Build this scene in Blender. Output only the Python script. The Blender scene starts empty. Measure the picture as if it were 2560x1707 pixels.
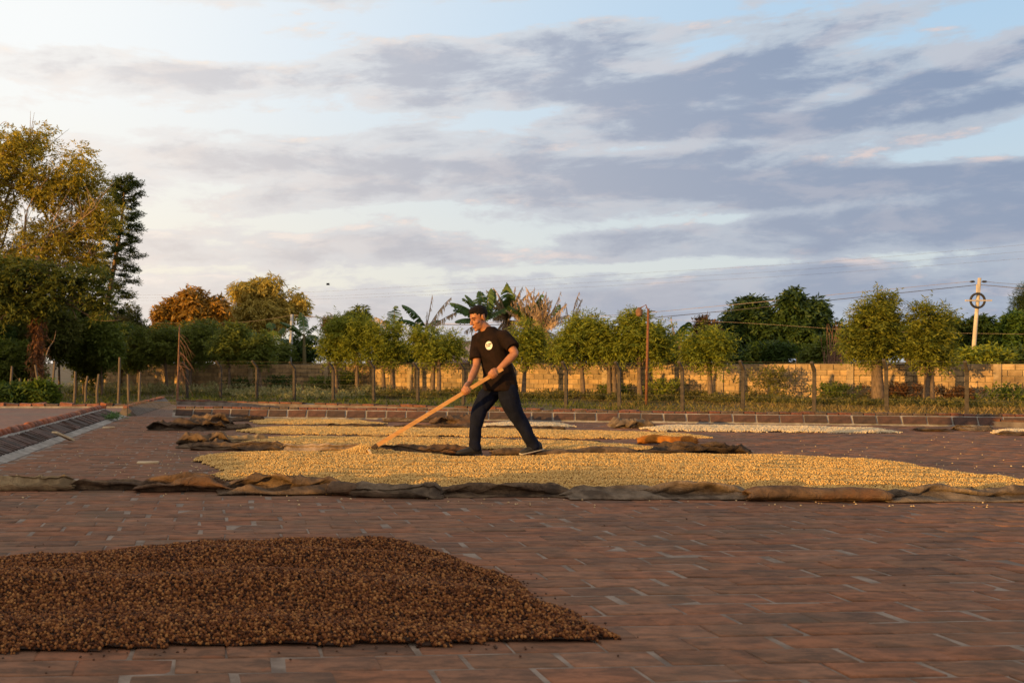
import bpy, bmesh, math, random
import numpy as np
from mathutils import Vector, Matrix, noise
from mathutils.bvhtree import BVHTree

# ------------------------------------------------------------------ camera
SC = bpy.context.scene
COL = SC.collection
F, HC, PX0, HY = 2489.0, 0.95, 700.0, 912.0      # focal length in photo pixels, eye height, optical axis


def G(px, py, z=0.0):
    """photo pixel -> point on a level plane"""
    Y = F * (HC - z) / (py - HY)
    return Vector(((px - PX0) / F * Y, Y, z))


def P(px, py, Y):
    """photo pixel -> point at a known distance"""
    return Vector(((px - PX0) / F * Y, Y, HC - (py - HY) / F * Y))


cam = bpy.data.cameras.new('camera')
cam.lens, cam.sensor_width = 35.0, 36.0
cam.shift_x = (1280 - PX0) / 2560.0
cam.shift_y = (HY - 853.5) / 2560.0
cam.clip_end = 5000
cam.dof.use_dof = True
cam.dof.focus_distance = 10.3
cam.dof.aperture_fstop = 6.3
camo = bpy.data.objects.new('camera', cam)
camo.location = (0, 0, HC)
camo.rotation_euler = (math.pi / 2, 0, 0)
COL.objects.link(camo)
SC.camera = camo
SC.view_settings.view_transform = 'Standard'
SC.view_settings.look = 'None'
EXPO = 0.5
SC.view_settings.exposure = EXPO
SC.view_settings.gamma = 1.0

# ------------------------------------------------------------------ sun
SUN_EL = math.radians(3.0)
SUN_AZ = Vector((-0.86, -0.51, 0)).normalized()          # towards the sun
sd = (SUN_AZ * math.cos(SUN_EL) + Vector((0, 0, math.sin(SUN_EL)))).normalized()
sun = bpy.data.lights.new('sun', 'SUN')
sun.energy = 5.0
sun.angle = math.radians(0.55)
sun.color = (1.0, 0.53, 0.13)
suno = bpy.data.objects.new('sun', sun)
suno.rotation_euler = sd.to_track_quat('Z', 'Y').to_euler()
suno.location = (-20, -30, 20)
COL.objects.link(suno)

# ------------------------------------------------------------------ sky
W = bpy.data.worlds.new('World')
SC.world = W
W.use_nodes = True
wt = W.node_tree
wt.nodes.clear()


class NT:
    """small helper to write node maths as expressions"""
    def __init__(s, tree): s.t = tree
    def new(s, kind, **kw):
        n = s.t.nodes.new(kind)
        for k, v in kw.items(): setattr(n, k, v)
        return n
    def put(s, sock, v):
        if hasattr(v, 'is_output'): s.t.links.new(v, sock)
        else: sock.default_value = v
    def m(s, op, a, b=None, c=None, clamp=False):
        n = s.new('ShaderNodeMath', operation=op, use_clamp=clamp)
        s.put(n.inputs[0], a)
        if b is not None: s.put(n.inputs[1], b)
        if c is not None: s.put(n.inputs[2], c)
        return n.outputs[0]
    def mix(s, f, a, b, mode='MIX'):
        n = s.new('ShaderNodeMix', data_type='RGBA', blend_type=mode)
        s.put(n.inputs[0], f); s.put(n.inputs[6], a); s.put(n.inputs[7], b)
        return n.outputs[2]
    def ss(s, v, lo, hi, a=0.0, b=1.0):
        n = s.new('ShaderNodeMapRange', interpolation_type='SMOOTHSTEP')
        s.put(n.inputs[0], v)
        for i, q in enumerate((lo, hi, a, b)): s.put(n.inputs[i + 1], q)
        return n.outputs[0]
    def vec(s, x, y, z):
        n = s.new('ShaderNodeCombineXYZ')
        for i, q in enumerate((x, y, z)): s.put(n.inputs[i], q)
        return n.outputs[0]
    def noise(s, v, scale, detail=6, rough=0.55, dist=0.0, dim='3D'):
        n = s.new('ShaderNodeTexNoise', noise_dimensions=dim)
        s.put(n.inputs['Vector'], v)
        n.inputs['Scale'].default_value = scale
        n.inputs['Detail'].default_value = detail
        n.inputs['Roughness'].default_value = rough
        n.inputs['Distortion'].default_value = dist
        return n.outputs[0]


def rgba(c): return (c[0], c[1], c[2], 1.0)


def lin(r, g, b):
    f = lambda v: (v / 12.92) if v <= 0.04045 else ((v + 0.055) / 1.055) ** 2.4
    return (f(r / 255.0), f(g / 255.0), f(b / 255.0), 1.0)


w = NT(wt)
tc = w.new('ShaderNodeTexCoord')
sep = w.new('ShaderNodeSeparateXYZ')
wt.links.new(tc.outputs['Generated'], sep.inputs[0])
dx, dy, dz = sep.outputs
STR = 0.12
sky = w.new('ShaderNodeTexSky', sky_type='NISHITA')
sky.sun_disc = False
sky.sun_elevation = SUN_EL
sky.sun_rotation = math.atan2(SUN_AZ.x, SUN_AZ.y)
sky.air_density, sky.dust_density, sky.ozone_density = 1.0, 1.2, 1.5
hl = w.m('MAXIMUM', w.m('SQRT', w.m('ADD', w.m('MULTIPLY', dx, dx), w.m('MULTIPLY', dy, dy))), 0.02)
te = w.m('DIVIDE', dz, hl)                                   # tangent of the elevation
az = w.m('ARCTAN2', dx, dy)                                  # azimuth, 0 = straight ahead
toward = w.m('ADD', 0.5, w.m('MULTIPLY', 0.5, w.m('DIVIDE', w.m('ADD', w.m('MULTIPLY', dx, SUN_AZ.x), w.m('MULTIPLY', dy, SUN_AZ.y)), hl)))
warm = w.ss(toward, 0.0, 0.38)
# cloud deck: directions met with a level layer overhead
hz = w.m('ADD', w.m('MAXIMUM', dz, 0.0), 0.15)
cu, cv = w.m('DIVIDE', dx, hz), w.m('DIVIDE', dy, hz)
LOB = [  # cloud banks and gaps: azimuth, tan(elevation) in photo pixels, spreads, tilt, weight
    (1900, 290, 420, 95, 0.10, .34), (1480, 215, 330, 70, 0.02, .24), (2010, 120, 330, 36, 0.17, .30),
    (2440, 150, 200, 36, 0.25, .26), (2440, 265, 220, 26, 0.12, .20), (1700, 455, 900, 48, -0.05, .28), (2350, 540, 420, 60, -0.04, .30),
    (800, 400, 620, 46, 0, .26), (380, 180, 420, 55, -0.03, .30), (1000, 165, 380, 80, 0.02, .18), (1000, 640, 900, 40, 0, .16), (2000, 735, 900, 40, 0, .2),
    (900, 560, 420, 20, 0, -.22), (2330, 60, 320, 42, 0.12, -.30), (1330, 35, 420, 42, 0, -.30), (2420, 385, 330, 26, -.03, -.36),
    (1560, 372, 330, 16, -.02, -.26), (1760, 548, 420, 15, .03, -.24), (700, 305, 560, 20, 0, -.24), (250, 60, 420, 60, 0, -.34),
    (1080, 520, 330, 18, 0, -.22), (2180, 215, 170, 24, .2, -.42), (1800, 660, 520, 11, 0, -.22), (640, 130, 300, 26, .1, -.2),
    (2560, 335, 160, 18, 0.1, -.25), (420, 545, 300, 22, 0, -.15), (1300, 290, 160, 16, .15, -.2)]
bias = None
for (cx, cy, rx, ry, tl, wg) in LOB:
    ca, ce = math.atan((cx - PX0) / F), (HY - cy) / F * math.cos(math.atan((cx - PX0) / F))
    ra, re = rx / F, ry / F
    a_ = w.m('SUBTRACT', az, ca)
    e_ = w.m('SUBTRACT', w.m('SUBTRACT', te, ce), w.m('MULTIPLY', a_, tl))
    q = w.m('ADD', w.m('POWER', w.m('DIVIDE', a_, ra), 2.0), w.m('POWER', w.m('DIVIDE', e_, re), 2.0))
    g = w.m('MULTIPLY', wg, w.m('EXPONENT', w.m('MULTIPLY', q, -1.0)))
    bias = g if bias is None else w.m('ADD', bias, g)


def deck(de):
    # large shapes on the deck, broken up by billows of one angular size
    p = w.vec(w.m('MULTIPLY', cu, 0.7), w.m('ADD', cv, de * 22), 3.7)
    big = w.noise(p, 0.95, 4, 0.5, 0.4)
    q = w.vec(w.m('MULTIPLY', az, 0.66), w.m('MULTIPLY', w.m('ADD', te, de), 2.1), 0.4)
    mid = w.noise(q, 13.0, 11, 0.63, 0.2)
    return w.m('ADD', w.m('MULTIPLY', big, 0.34), w.m('MULTIPLY', mid, 0.74))


d0 = w.m('ADD', deck(0.0), w.m('MULTIPLY', bias, 0.62))
d1 = w.m('ADD', deck(0.009), w.m('MULTIPLY', bias, 0.62))   # the same layer a little higher up
d0 = w.m('ADD', d0, w.m('ADD', 0.0, w.m('MULTIPLY', w.ss(te, 0.26, 0.02), 0.03)))
mask = w.ss(d0, 0.472, 0.560)
core = w.ss(d0, 0.51, 0.76)
edge = w.m('MULTIPLY', w.ss(w.m('SUBTRACT', w.m('SUBTRACT', d0, 0.05), d1), 0.0, 0.10), w.m('MULTIPLY', w.ss(d0, 0.46, 0.56), w.ss(d0, 0.72, 0.56)))
low = w.ss(te, 0.34, 0.0)
gap = w.mix(warm, lin(170, 202, 230), lin(251, 252, 251))
gap = w.mix(w.m('MULTIPLY', low, 0.75), gap, w.mix(warm, lin(216, 217, 212), lin(255, 236, 205)))
nis = w.mix(1.0, sky.outputs[0], (0.30 / STR * 0.4,) * 3 + (1,), 'MULTIPLY')
gap = w.mix(0.03, gap, nis)
cl_hi = w.mix(warm, lin(186, 199, 214), lin(248, 246, 243))
cl_lo = w.mix(warm, lin(132, 152, 182), lin(228, 224, 223))
bil = w.noise(w.vec(w.m('MULTIPLY', az, 0.5), w.m('MULTIPLY', te, 1.5), 7.0), 24.0, 7, 0.6, 0.3)
cl = w.mix(w.ss(w.m('ADD', core, w.m('MULTIPLY', w.m('SUBTRACT', bil, 0.5), 1.3)), 0.0, 1.0), cl_hi, cl_lo)
cl = w.mix(w.m('MULTIPLY', w.ss(bil, 0.52, 0.36), 0.32), cl, w.mix(warm, lin(204, 199, 206), lin(250, 236, 226)))
cl = w.mix(w.m('MULTIPLY', low, 0.55), cl, w.mix(warm, lin(164, 171, 186), lin(240, 220, 201)))
cl = w.mix(w.m('MULTIPLY', edge, 0.9), cl, w.mix(warm, lin(226, 208, 204), lin(255, 243, 230)))
fin = w.mix(mask, gap, cl)
fin = w.mix(w.m('MULTIPLY', w.ss(te, 0.42, 1.2), 0.8), fin, lin(226, 217, 206))      # unseen cloud veil overhead, added to warm the ambient light
fin = w.mix(w.ss(dz, 0.0, -0.08), fin, (0.12, 0.10, 0.08, 1))
fin = w.mix(w.m('MULTIPLY', w.ss(toward, 0.45, 1.0), w.ss(te, 0.9, 0.0)), fin, (1.25, 0.92, 0.62, 1))          # the glow round the low sun
fin = w.mix(1.0, fin, (2 ** -EXPO / STR,) * 3 + (1,), 'MULTIPLY')
bg = w.new('ShaderNodeBackground')
wt.links.new(fin, bg.inputs[0])
bg.inputs[1].default_value = STR
wo = w.new('ShaderNodeOutputWorld')
wt.links.new(bg.outputs[0], wo.inputs[0])
W.cycles.sampling_method = 'MANUAL'
W.cycles.sample_map_resolution = 512

# ------------------------------------------------------------------ helpers
RNG = np.random.default_rng(7)
random.seed(11)


def vn(p, seed=0):
    """value noise -1..1 for an (N,3) or (N,2) array"""
    p = np.asarray(p, float)
    if p.shape[1] == 2: p = np.c_[p, np.zeros(len(p))]
    i = np.floor(p).astype(np.int64); f = p - i
    f = f * f * (3 - 2 * f)
    def h(a, b, c):
        n = (a * 374761393 + b * 668265263 + c * 2147483647 + seed * 974634777) & 0xffffffff
        n = ((n ^ (n >> 13)) * 1274126177) & 0xffffffff
        return ((n ^ (n >> 16)) & 0xffff) / 32767.5 - 1
    r = 0
    for a in (0, 1):
        for b in (0, 1):
            for c in (0, 1):
                wt_ = (f[:, 0] if a else 1 - f[:, 0]) * (f[:, 1] if b else 1 - f[:, 1]) * (f[:, 2] if c else 1 - f[:, 2])
                r = r + wt_ * h(i[:, 0] + a, i[:, 1] + b, i[:, 2] + c)
    return r


def fbm(p, seed=0, o=3):
    r = 0; a = 1.0; p = np.asarray(p, float)
    for k in range(o):
        r = r + a * vn(p * 2 ** k, seed + k); a *= .5
    return r


def mesh_np(name, V, Q, col=None, smooth=False):
    """mesh from arrays; Q is (M,3) or (M,4)"""
    me = bpy.data.meshes.new(name)
    V = np.asarray(V, np.float32); Q = np.asarray(Q, np.int32)
    k = Q.shape[1]
    me.vertices.add(len(V)); me.vertices.foreach_set('co', V.ravel())
    me.loops.add(len(Q) * k); me.loops.foreach_set('vertex_index', Q.ravel())
    me.polygons.add(len(Q)); me.polygons.foreach_set('loop_start', np.arange(0, len(Q) * k, k, dtype=np.int32))
    if smooth: me.polygons.foreach_set('use_smooth', np.ones(len(Q), bool))
    me.update(calc_edges=True)
    if col is not None: add_col(me, col)
    return me


def add_col(me, col):
    a = me.color_attributes.new('col', 'FLOAT_COLOR', 'POINT')
    c = np.ones((len(me.vertices), 4), np.float32); c[:, :3] = col
    a.data.foreach_set('color', c.ravel())


def link(name, me, mat=None, parent=None):
    o = bpy.data.objects.new(name, me)
    COL.objects.link(o)
    if parent is not None: o.parent = parent
    if mat is not None and me is not None:
        if len(me.materials) == 0: me.materials.append(mat)
    return o


def tag(o, label=None, cat=None, group=None, kind=None):
    if label: o['label'] = label
    if cat: o['category'] = cat
    if group: o['group'] = group
    if kind: o['kind'] = kind
    return o


def thing(name, label, cat, loc=(0, 0, 0), group=None):
    o = bpy.data.objects.new(name, None)
    COL.objects.link(o)
    o.location = loc
    o.empty_display_size = .1
    return tag(o, label, cat, group)


class MB:
    """collects shapes in world coordinates, builds ONE mesh object"""
    def __init__(s): s.v, s.f, s.c = [], [], []
    def add(s, vs, fs, col=None):
        b = len(s.v); s.v += [Vector(q) for q in vs]; s.f += [[b + i for i in q] for q in fs]
        s.c += [col or (1, 1, 1)] * len(vs)
    def box(s, c, size, rot=None, jit=0, col=None):
        c = Vector(c); R_ = rot or Matrix.Identity(3)
        vs = []
        for x in (-.5, .5):
            for y in (-.5, .5):
                for z in (-.5, .5):
                    q = Vector((x * size[0], y * size[1], z * size[2]))
                    if jit: q += Vector((random.uniform(-jit, jit), random.uniform(-jit, jit), random.uniform(-jit, jit)))
                    vs.append(c + R_ @ q)
        s.add(vs, [(0, 1, 3, 2), (4, 6, 7, 5), (0, 4, 5, 1), (2, 3, 7, 6), (0, 2, 6, 4), (1, 5, 7, 3)], col)
    def tube(s, pts, rad, n=8, cap=True, col=None, flat=1.0, ref=None):
        pts = [Vector(p) for p in pts]
        if not hasattr(rad, '__len__'): rad = [rad] * len(pts)
        vs, fs = [], []
        prev = None
        for i, p in enumerate(pts):
            d = (pts[min(i + 1, len(pts) - 1)] - pts[max(i - 1, 0)]).normalized()
            if prev is None:
                a = Vector(ref) if ref else (Vector((0, 0, 1)) if abs(d.z) < .9 else Vector((1, 0, 0)))
            else: a = prev
            a = (a - d * a.dot(d)).normalized(); prev = a
            b = d.cross(a)
            for k in range(n):
                t = 2 * math.pi * (k + .5) / n
                vs.append(p + (a * math.cos(t) + b * math.sin(t) * flat) * rad[i])
        for i in range(len(pts) - 1):
            for k in range(n):
                fs.append((i * n + k, i * n + (k + 1) % n, (i + 1) * n + (k + 1) % n, (i + 1) * n + k))
        if cap:
            fs.append(tuple(range(n - 1, -1, -1))); fs.append(tuple((len(pts) - 1) * n + k for k in range(n)))
        s.add(vs, fs, col)
    def loft(s, rings):
        """closed rings with equal counts"""
        n = len(rings[0]); vs = [v for r in rings for v in r]; fs = []
        for i in range(len(rings) - 1):
            for k in range(n):
                fs.append((i * n + k, i * n + (k + 1) % n, (i + 1) * n + (k + 1) % n, (i + 1) * n + k))
        fs.append(tuple(range(n - 1, -1, -1))); fs.append(tuple((len(rings) - 1) * n + k for k in range(n)))
        s.add(vs, fs)
    def ell(s, c, r, R_=None, nu=14, nv=9, col=None):
        c = Vector(c); R_ = R_ or Matrix.Identity(3)
        vs = [c + R_ @ Vector((0, 0, -r[2]))]; fs = []
        for j in range(1, nv):
            ph = -math.pi / 2 + math.pi * j / nv
            for i in range(nu):
                th = 2 * math.pi * i / nu
                vs.append(c + R_ @ Vector((r[0] * math.cos(ph) * math.cos(th), r[1] * math.cos(ph) * math.sin(th), r[2] * math.sin(ph))))
        vs.append(c + R_ @ Vector((0, 0, r[2])))
        for i in range(nu):
            fs.append((0, 1 + (i + 1) % nu, 1 + i))
            for j in range(nv - 2):
                a = 1 + j * nu
                fs.append((a + i, a + (i + 1) % nu, a + nu + (i + 1) % nu, a + nu + i))
            a = 1 + (nv - 2) * nu
            fs.append((a + i, a + (i + 1) % nu, len(vs) - 1))
        s.add(vs, fs, col)
    def mesh(s, name, org=(0, 0, 0), smooth=False, col=False):
        me = bpy.data.meshes.new(name)
        o = Vector(org)
        me.from_pydata([tuple(v - o) for v in s.v], [], s.f)
        if smooth:
            for p in me.polygons: p.use_smooth = True
        if col: add_col(me, np.array(s.c))
        me.update()
        return me
    def build(s, name, mat, parent=None, smooth=False, col=False, org=None):
        if org is None:
            org = Vector((0, 0, 0)); q = parent
            while q is not None: org = org + q.location; q = q.parent
        me = s.mesh(name, org, smooth, col)
        return link(name, me, mat, parent)


def base_of(mb_list_or_pts):
    xs = [p for p in mb_list_or_pts]
    return Vector((sum(p[0] for p in xs) / len(xs), sum(p[1] for p in xs) / len(xs), min(p[2] for p in xs)))


def solo(name, mb, mat, label, cat, group=None, kind=None, smooth=False, col=False):
    """a thing that is one mesh, its origin at its base"""
    b = base_of(mb.v)
    o = mb.build(name, mat, None, smooth, col, org=b)
    o.location = b
    return tag(o, label, cat, group, kind)


# ------------------------------------------------------------------ materials
def pmat(name, c1, c2=None, scale=6.0, rough=.85, bump=0.0, bscale=40.0, attr=False, spec=.3, detail=5, stretch=None, c3=None, s3=1.5, metal=0.0, rnd=0.0, world=False, bricks=None):
    """principled material: two colours mixed by noise, optional vertex colour, bump; c3 = broad stains"""
    m = bpy.data.materials.new(name); m.use_nodes = True
    t = m.node_tree; t.nodes.clear(); n = NT(t)
    tcn = n.new('ShaderNodeTexCoord')
    v = tcn.outputs['Object']
    if world:
        v = n.new('ShaderNodeNewGeometry').outputs['Position']
    if stretch:
        mp = n.new('ShaderNodeMapping'); t.links.new(v, mp.inputs[0]); mp.inputs['Scale'].default_value = stretch
        v = mp.outputs[0]
    f = n.noise(v, scale, detail, .6)
    f = n.ss(f, .32, .68)
    c = n.mix(f, rgba(c1), rgba(c2 or c1))
    if c3:
        f3 = n.ss(n.noise(v, s3, 4, .6), .5, .72)
        c = n.mix(f3, c, rgba(c3))
    if bricks:
        bt_ = n.new('ShaderNodeTexBrick'); t.links.new(v, bt_.inputs['Vector'])
        for k_, v_ in (('Scale', 1.0), ('Mortar Size', .012), ('Brick Width', .315), ('Row Height', .158), ('Bias', 0.0), ('Mortar Smooth', .3)): bt_.inputs[k_].default_value = v_
        for k_, v_ in zip(('Color1', 'Color2', 'Mortar'), bricks): bt_.inputs[k_].default_value = rgba(v_)
        c = n.mix(1.0, c, bt_.outputs[0], 'MULTIPLY')
    if attr:
        a = n.new('ShaderNodeAttribute', attribute_name='col')
        c = n.mix(1.0, c, a.outputs['Color'], 'MULTIPLY')
    if rnd:
        oi = n.new('ShaderNodeObjectInfo')
        hv = n.new('ShaderNodeHueSaturation')
        t.links.new(c, hv.inputs['Color'])
        t.links.new(n.ss(oi.outputs['Random'], 0, 1, 1 - rnd, 1 + rnd), hv.inputs['Value'])
        c = hv.outputs[0]
    p = n.new('ShaderNodeBsdfPrincipled')
    t.links.new(c, p.inputs['Base Color'])
    p.inputs['Roughness'].default_value = rough
    p.inputs['Metallic'].default_value = metal
    p.inputs['Specular IOR Level'].default_value = spec
    if bump:
        b = n.new('ShaderNodeBump'); b.inputs['Strength'].default_value = bump; b.inputs['Distance'].default_value = .01
        t.links.new(n.noise(v, bscale, 4, .6), b.inputs['Height'])
        t.links.new(b.outputs[0], p.inputs['Normal'])
    o = n.new('ShaderNodeOutputMaterial'); t.links.new(p.outputs[0], o.inputs[0])
    return m


def leafmat(name, trans=.35, rough=.6, spec=.14):
    """leaf colour comes from each leaf's own 'col'; some light passes through"""
    m = bpy.data.materials.new(name); m.use_nodes = True
    t = m.node_tree; t.nodes.clear(); n = NT(t)
    a = n.new('ShaderNodeAttribute', attribute_name='col')
    p = n.new('ShaderNodeBsdfPrincipled')
    t.links.new(a.outputs['Color'], p.inputs['Base Color'])
    p.inputs['Roughness'].default_value = rough; p.inputs['Specular IOR Level'].default_value = spec
    tr = n.new('ShaderNodeBsdfTranslucent')
    t.links.new(n.mix(1.0, a.outputs['Color'], (1.25, 1.2, .6, 1), 'MULTIPLY'), tr.inputs[0])
    mx = n.new('ShaderNodeMixShader'); mx.inputs[0].default_value = trans
    t.links.new(p.outputs[0], mx.inputs[1]); t.links.new(tr.outputs[0], mx.inputs[2])
    o = n.new('ShaderNodeOutputMaterial'); t.links.new(mx.outputs[0], o.inputs[0])
    return m


def beanmat(name, stops, rough=.75, spec=.12):
    m = bpy.data.materials.new(name); m.use_nodes = True
    t = m.node_tree; t.nodes.clear(); n = NT(t)
    oi = n.new('ShaderNodeObjectInfo')
    r = n.new('ShaderNodeValToRGB')
    e = r.color_ramp.elements
    e[0].position, e[0].color = stops[0][0], rgba(stops[0][1])
    e[1].position, e[1].color = stops[-1][0], rgba(stops[-1][1])
    for p_, c_ in stops[1:-1]:
        q = e.new(p_); q.color = rgba(c_)
    t.links.new(oi.outputs['Random'], r.inputs[0])
    p = n.new('ShaderNodeBsdfPrincipled')
    t.links.new(r.outputs[0], p.inputs['Base Color'])
    p.inputs['Roughness'].default_value = rough; p.inputs['Specular IOR Level'].default_value = spec
    o = n.new('ShaderNodeOutputMaterial'); t.links.new(p.outputs[0], o.inputs[0])
    return m


def weavemat(name, c1, c2, c3, rough=.95):
    """coarse sacking: mottled colour and a fine weave as bump"""
    m = pmat(name, tuple(v * 1.15 for v in c1), tuple(v * .8 for v in c2), 9.0, rough, 0, 40, c3=c3, s3=4.5, spec=.1, detail=9)
    t = m.node_tree; n = NT(t)
    p = [q for q in t.nodes if q.type == 'BSDF_PRINCIPLED'][0]
    tcn = n.new('ShaderNodeTexCoord')
    s_ = n.new('ShaderNodeSeparateXYZ'); t.links.new(tcn.outputs['UV'], s_.inputs[0])
    h = n.m('ADD', n.m('SINE', n.m('MULTIPLY', s_.outputs[0], 900.0)), n.m('SINE', n.m('MULTIPLY', s_.outputs[1], 900.0)))
    rd = n.m('SUBTRACT', 1.0, n.m('POWER', n.m('ABSOLUTE', n.m('SUBTRACT', n.m('MULTIPLY', n.noise(tcn.outputs['Object'], 9, 3, .5, 1.2), 2.0), 1.0)), .5))
    h2 = n.m('ADD', n.m('ADD', n.m('MULTIPLY', h, .16), n.m('MULTIPLY', rd, 1.5)), n.m('MULTIPLY', n.noise(tcn.outputs['Object'], 26, 6, .65, .6), .9))
    b = n.new('ShaderNodeBump'); b.inputs['Strength'].default_value = .8; b.inputs['Distance'].default_value = .014
    t.links.new(h2, b.inputs['Height']); t.links.new(b.outputs[0], p.inputs['Normal'])
    return m


def brickmat(name):
    """worn floor brick: its own colour, blotched with orange, grey green and dark stains that run across joints"""
    m = bpy.data.materials.new(name); m.use_nodes = True
    t = m.node_tree; t.nodes.clear(); n = NT(t)
    pos = n.new('ShaderNodeNewGeometry').outputs['Position']
    mp = n.new('ShaderNodeMapping'); t.links.new(pos, mp.inputs[0]); mp.inputs['Scale'].default_value = (1, 2.2, 1)
    a = n.new('ShaderNodeAttribute', attribute_name='col').outputs['Color']
    c = n.mix(n.ss(n.noise(mp.outputs[0], 7, 9, .7, .4), .36, .64), n.mix(1, a, (.66, .70, .72, 1), 'MULTIPLY'), n.mix(1, a, (1.34, 1.24, 1.14, 1), 'MULTIPLY'))
    c = n.mix(n.m('MULTIPLY', n.ss(n.noise(mp.outputs[0], 11, 6, .65, .6), .56, .70), .75), c, (.235, .098, .052, 1))
    c = n.mix(n.m('MULTIPLY', n.ss(n.noise(pos, 1.3, 5, .6), .50, .68), .5), c, (.115, .085, .06, 1))
    c = n.mix(n.m('MULTIPLY', n.ss(n.noise(mp.outputs[0], 30, 4, .7), .62, .74), .5), c, (.06, .045, .038, 1))
    c = n.mix(n.m('MULTIPLY', n.ss(n.noise(mp.outputs[0], 17, 5, .7, .5), .66, .78), .35), c, (.28, .22, .18, 1))
    p = n.new('ShaderNodeBsdfPrincipled'); t.links.new(c, p.inputs['Base Color'])
    p.inputs['Roughness'].default_value = .85; p.inputs['Specular IOR Level'].default_value = .08
    b = n.new('ShaderNodeBump'); b.inputs['Strength'].default_value = .5; b.inputs['Distance'].default_value = .008
    t.links.new(n.noise(pos, 45, 6, .65), b.inputs['Height']); t.links.new(b.outputs[0], p.inputs['Normal'])
    o = n.new('ShaderNodeOutputMaterial'); t.links.new(p.outputs[0], o.inputs[0])
    return m


M = {}
M['brick'] = brickmat('patio brick')
M['mortar'] = pmat('mortar', (.24, .19, .155), (.12, .085, .064), 8, .95, .5, 90, c3=(.13, .10, .085), s3=2.0)
M['patio_far'] = pmat('worn brick paving', (.24, .115, .075), (.14, .082, .062), 5, .75, .4, 30, c3=(.15, .115, .09), s3=.6, bricks=((1, .95, .9), (.7, .72, .75), (1.0, 1.0, 1.0)))
M['cement'] = pmat('grey cement', (.30, .275, .25), (.17, .155, .14), 6, .93, .6, 60, c3=(.15, .13, .11), s3=2.2)
M['cement_dark'] = pmat('dirty cement', (.17, .14, .12), (.10, .082, .07), 6, .93, .6, 60, c3=(.07, .055, .047), s3=2.2)
M['redbrick'] = pmat('red kerb brick', (1.15, 1.0, .9), (.7, .72, .75), 18, .9, .7, 70, attr=True, c3=(.5, .48, .45), s3=6)
M['block'] = pmat('concrete block', (1.15, 1.06, .96), (.82, .76, .66), 5, .93, .6, 60, attr=True, c3=(.56, .48, .38), s3=1.1, world=True)
M['blockjoint'] = pmat('block mortar', (.20, .18, .15), (.13, .115, .095), 9, .95, .4, 60)
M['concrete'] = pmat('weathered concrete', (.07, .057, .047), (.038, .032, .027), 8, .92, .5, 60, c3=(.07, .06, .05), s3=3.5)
M['wood'] = pmat('weathered wood', (.15, .115, .085), (.085, .066, .05), 5, .9, .5, 30, stretch=(6, 6, 1))
M['handle'] = pmat('planed pine handle', (.46, .245, .085), (.35, .175, .06), 6, .55, .2, 30, stretch=(1.2, 9, 9), spec=.3)
M['plank'] = pmat('pale plank', (.55, .43, .27), (.40, .29, .17), 6, .7, .2, 30, stretch=(1, 9, 9))
M['bark'] = pmat('bark', (.17, .12, .085), (.085, .062, .045), 7, .95, .9, 26, stretch=(3, 3, .8))
M['palebark'] = pmat('pale bark', (.30, .21, .14), (.17, .115, .08), 6, .9, .7, 24, stretch=(3, 3, .8))
M['vine'] = pmat('dry vine', (.22, .12, .075), (.12, .065, .045), 9, .95, .9, 26)
M['soil'] = pmat('dry soil', (.15, .105, .06), (.095, .075, .04), .9, .97, .5, 8, c3=(.07, .075, .028), s3=.35)
M['metal'] = pmat('galvanised wire', (.09, .075, .06), (.06, .05, .04), 10, .7)
M['rust'] = pmat('rusty steel', (.22, .085, .035), (.11, .05, .03), 12, .8, .3, 50)
M['cable'] = pmat('cable', (.10, .085, .07), (.07, .06, .05), 10, .6)
M['palewire'] = pmat('bright wire', (.42, .33, .26), (.34, .26, .2), 10, .5)
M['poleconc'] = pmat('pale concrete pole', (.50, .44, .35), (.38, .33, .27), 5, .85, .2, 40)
M['greypole'] = pmat('galvanised pole', (.42, .42, .42), (.34, .34, .35), 5, .5, metal=.3)
M['plaster'] = pmat('pale pink plaster', (.86, .63, .52), (.78, .56, .46), 3, .9, .15, 40)
M['redroof'] = pmat('dark red roof sheet', (.15, .045, .035), (.10, .035, .03), 4, .7)
M['zinc'] = pmat('zinc sheet', (.66, .66, .66), (.50, .50, .50), 3, .4, metal=.25)
M['dark'] = pmat('dark rubber', (.035, .032, .03), (.022, .02, .02), 9, .7)
M['leaf'] = leafmat('leaf', .38)
M['waxleaf'] = leafmat('waxy leaf', .25, .5, .22)
M['dryleaf'] = leafmat('dry leaf', .25, .85, .1)
M['grass'] = leafmat('grass blades', .35, .7, .2)
M['burlap_tan'] = weavemat('tan burlap', (.38, .275, .155), (.29, .20, .115), (.21, .15, .09))
M['burlap_brown'] = weavemat('brown burlap', (.17, .115, .073), (.105, .07, .048), (.065, .047, .036))
M['burlap_rust'] = weavemat('stained burlap', (.15, .095, .06), (.085, .06, .045), (.165, .085, .045))
M['burlap_grey'] = weavemat('grey burlap', (.22, .165, .118), (.145, .108, .078), (.09, .066, .05))
M['burlap_dark'] = weavemat('dark burlap', (.105, .072, .05), (.065, .047, .035), (.045, .034, .028))
M['burlap_pale'] = weavemat('pale burlap', (.50, .36, .24), (.40, .28, .18), (.30, .2, .13))
M['bag_orange'] = weavemat('orange bag', (.50, .19, .028), (.36, .13, .02), (.24, .085, .015), .8)

# ------------------------------------------------------------------ terrain
def gz(x, y):
    q = .53 * x + .85 * y
    t = min(max((q - 38) / 8, 0), 1)
    return -.75 + .2 * t + .0035 * max(q - 46, 0)


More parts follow.
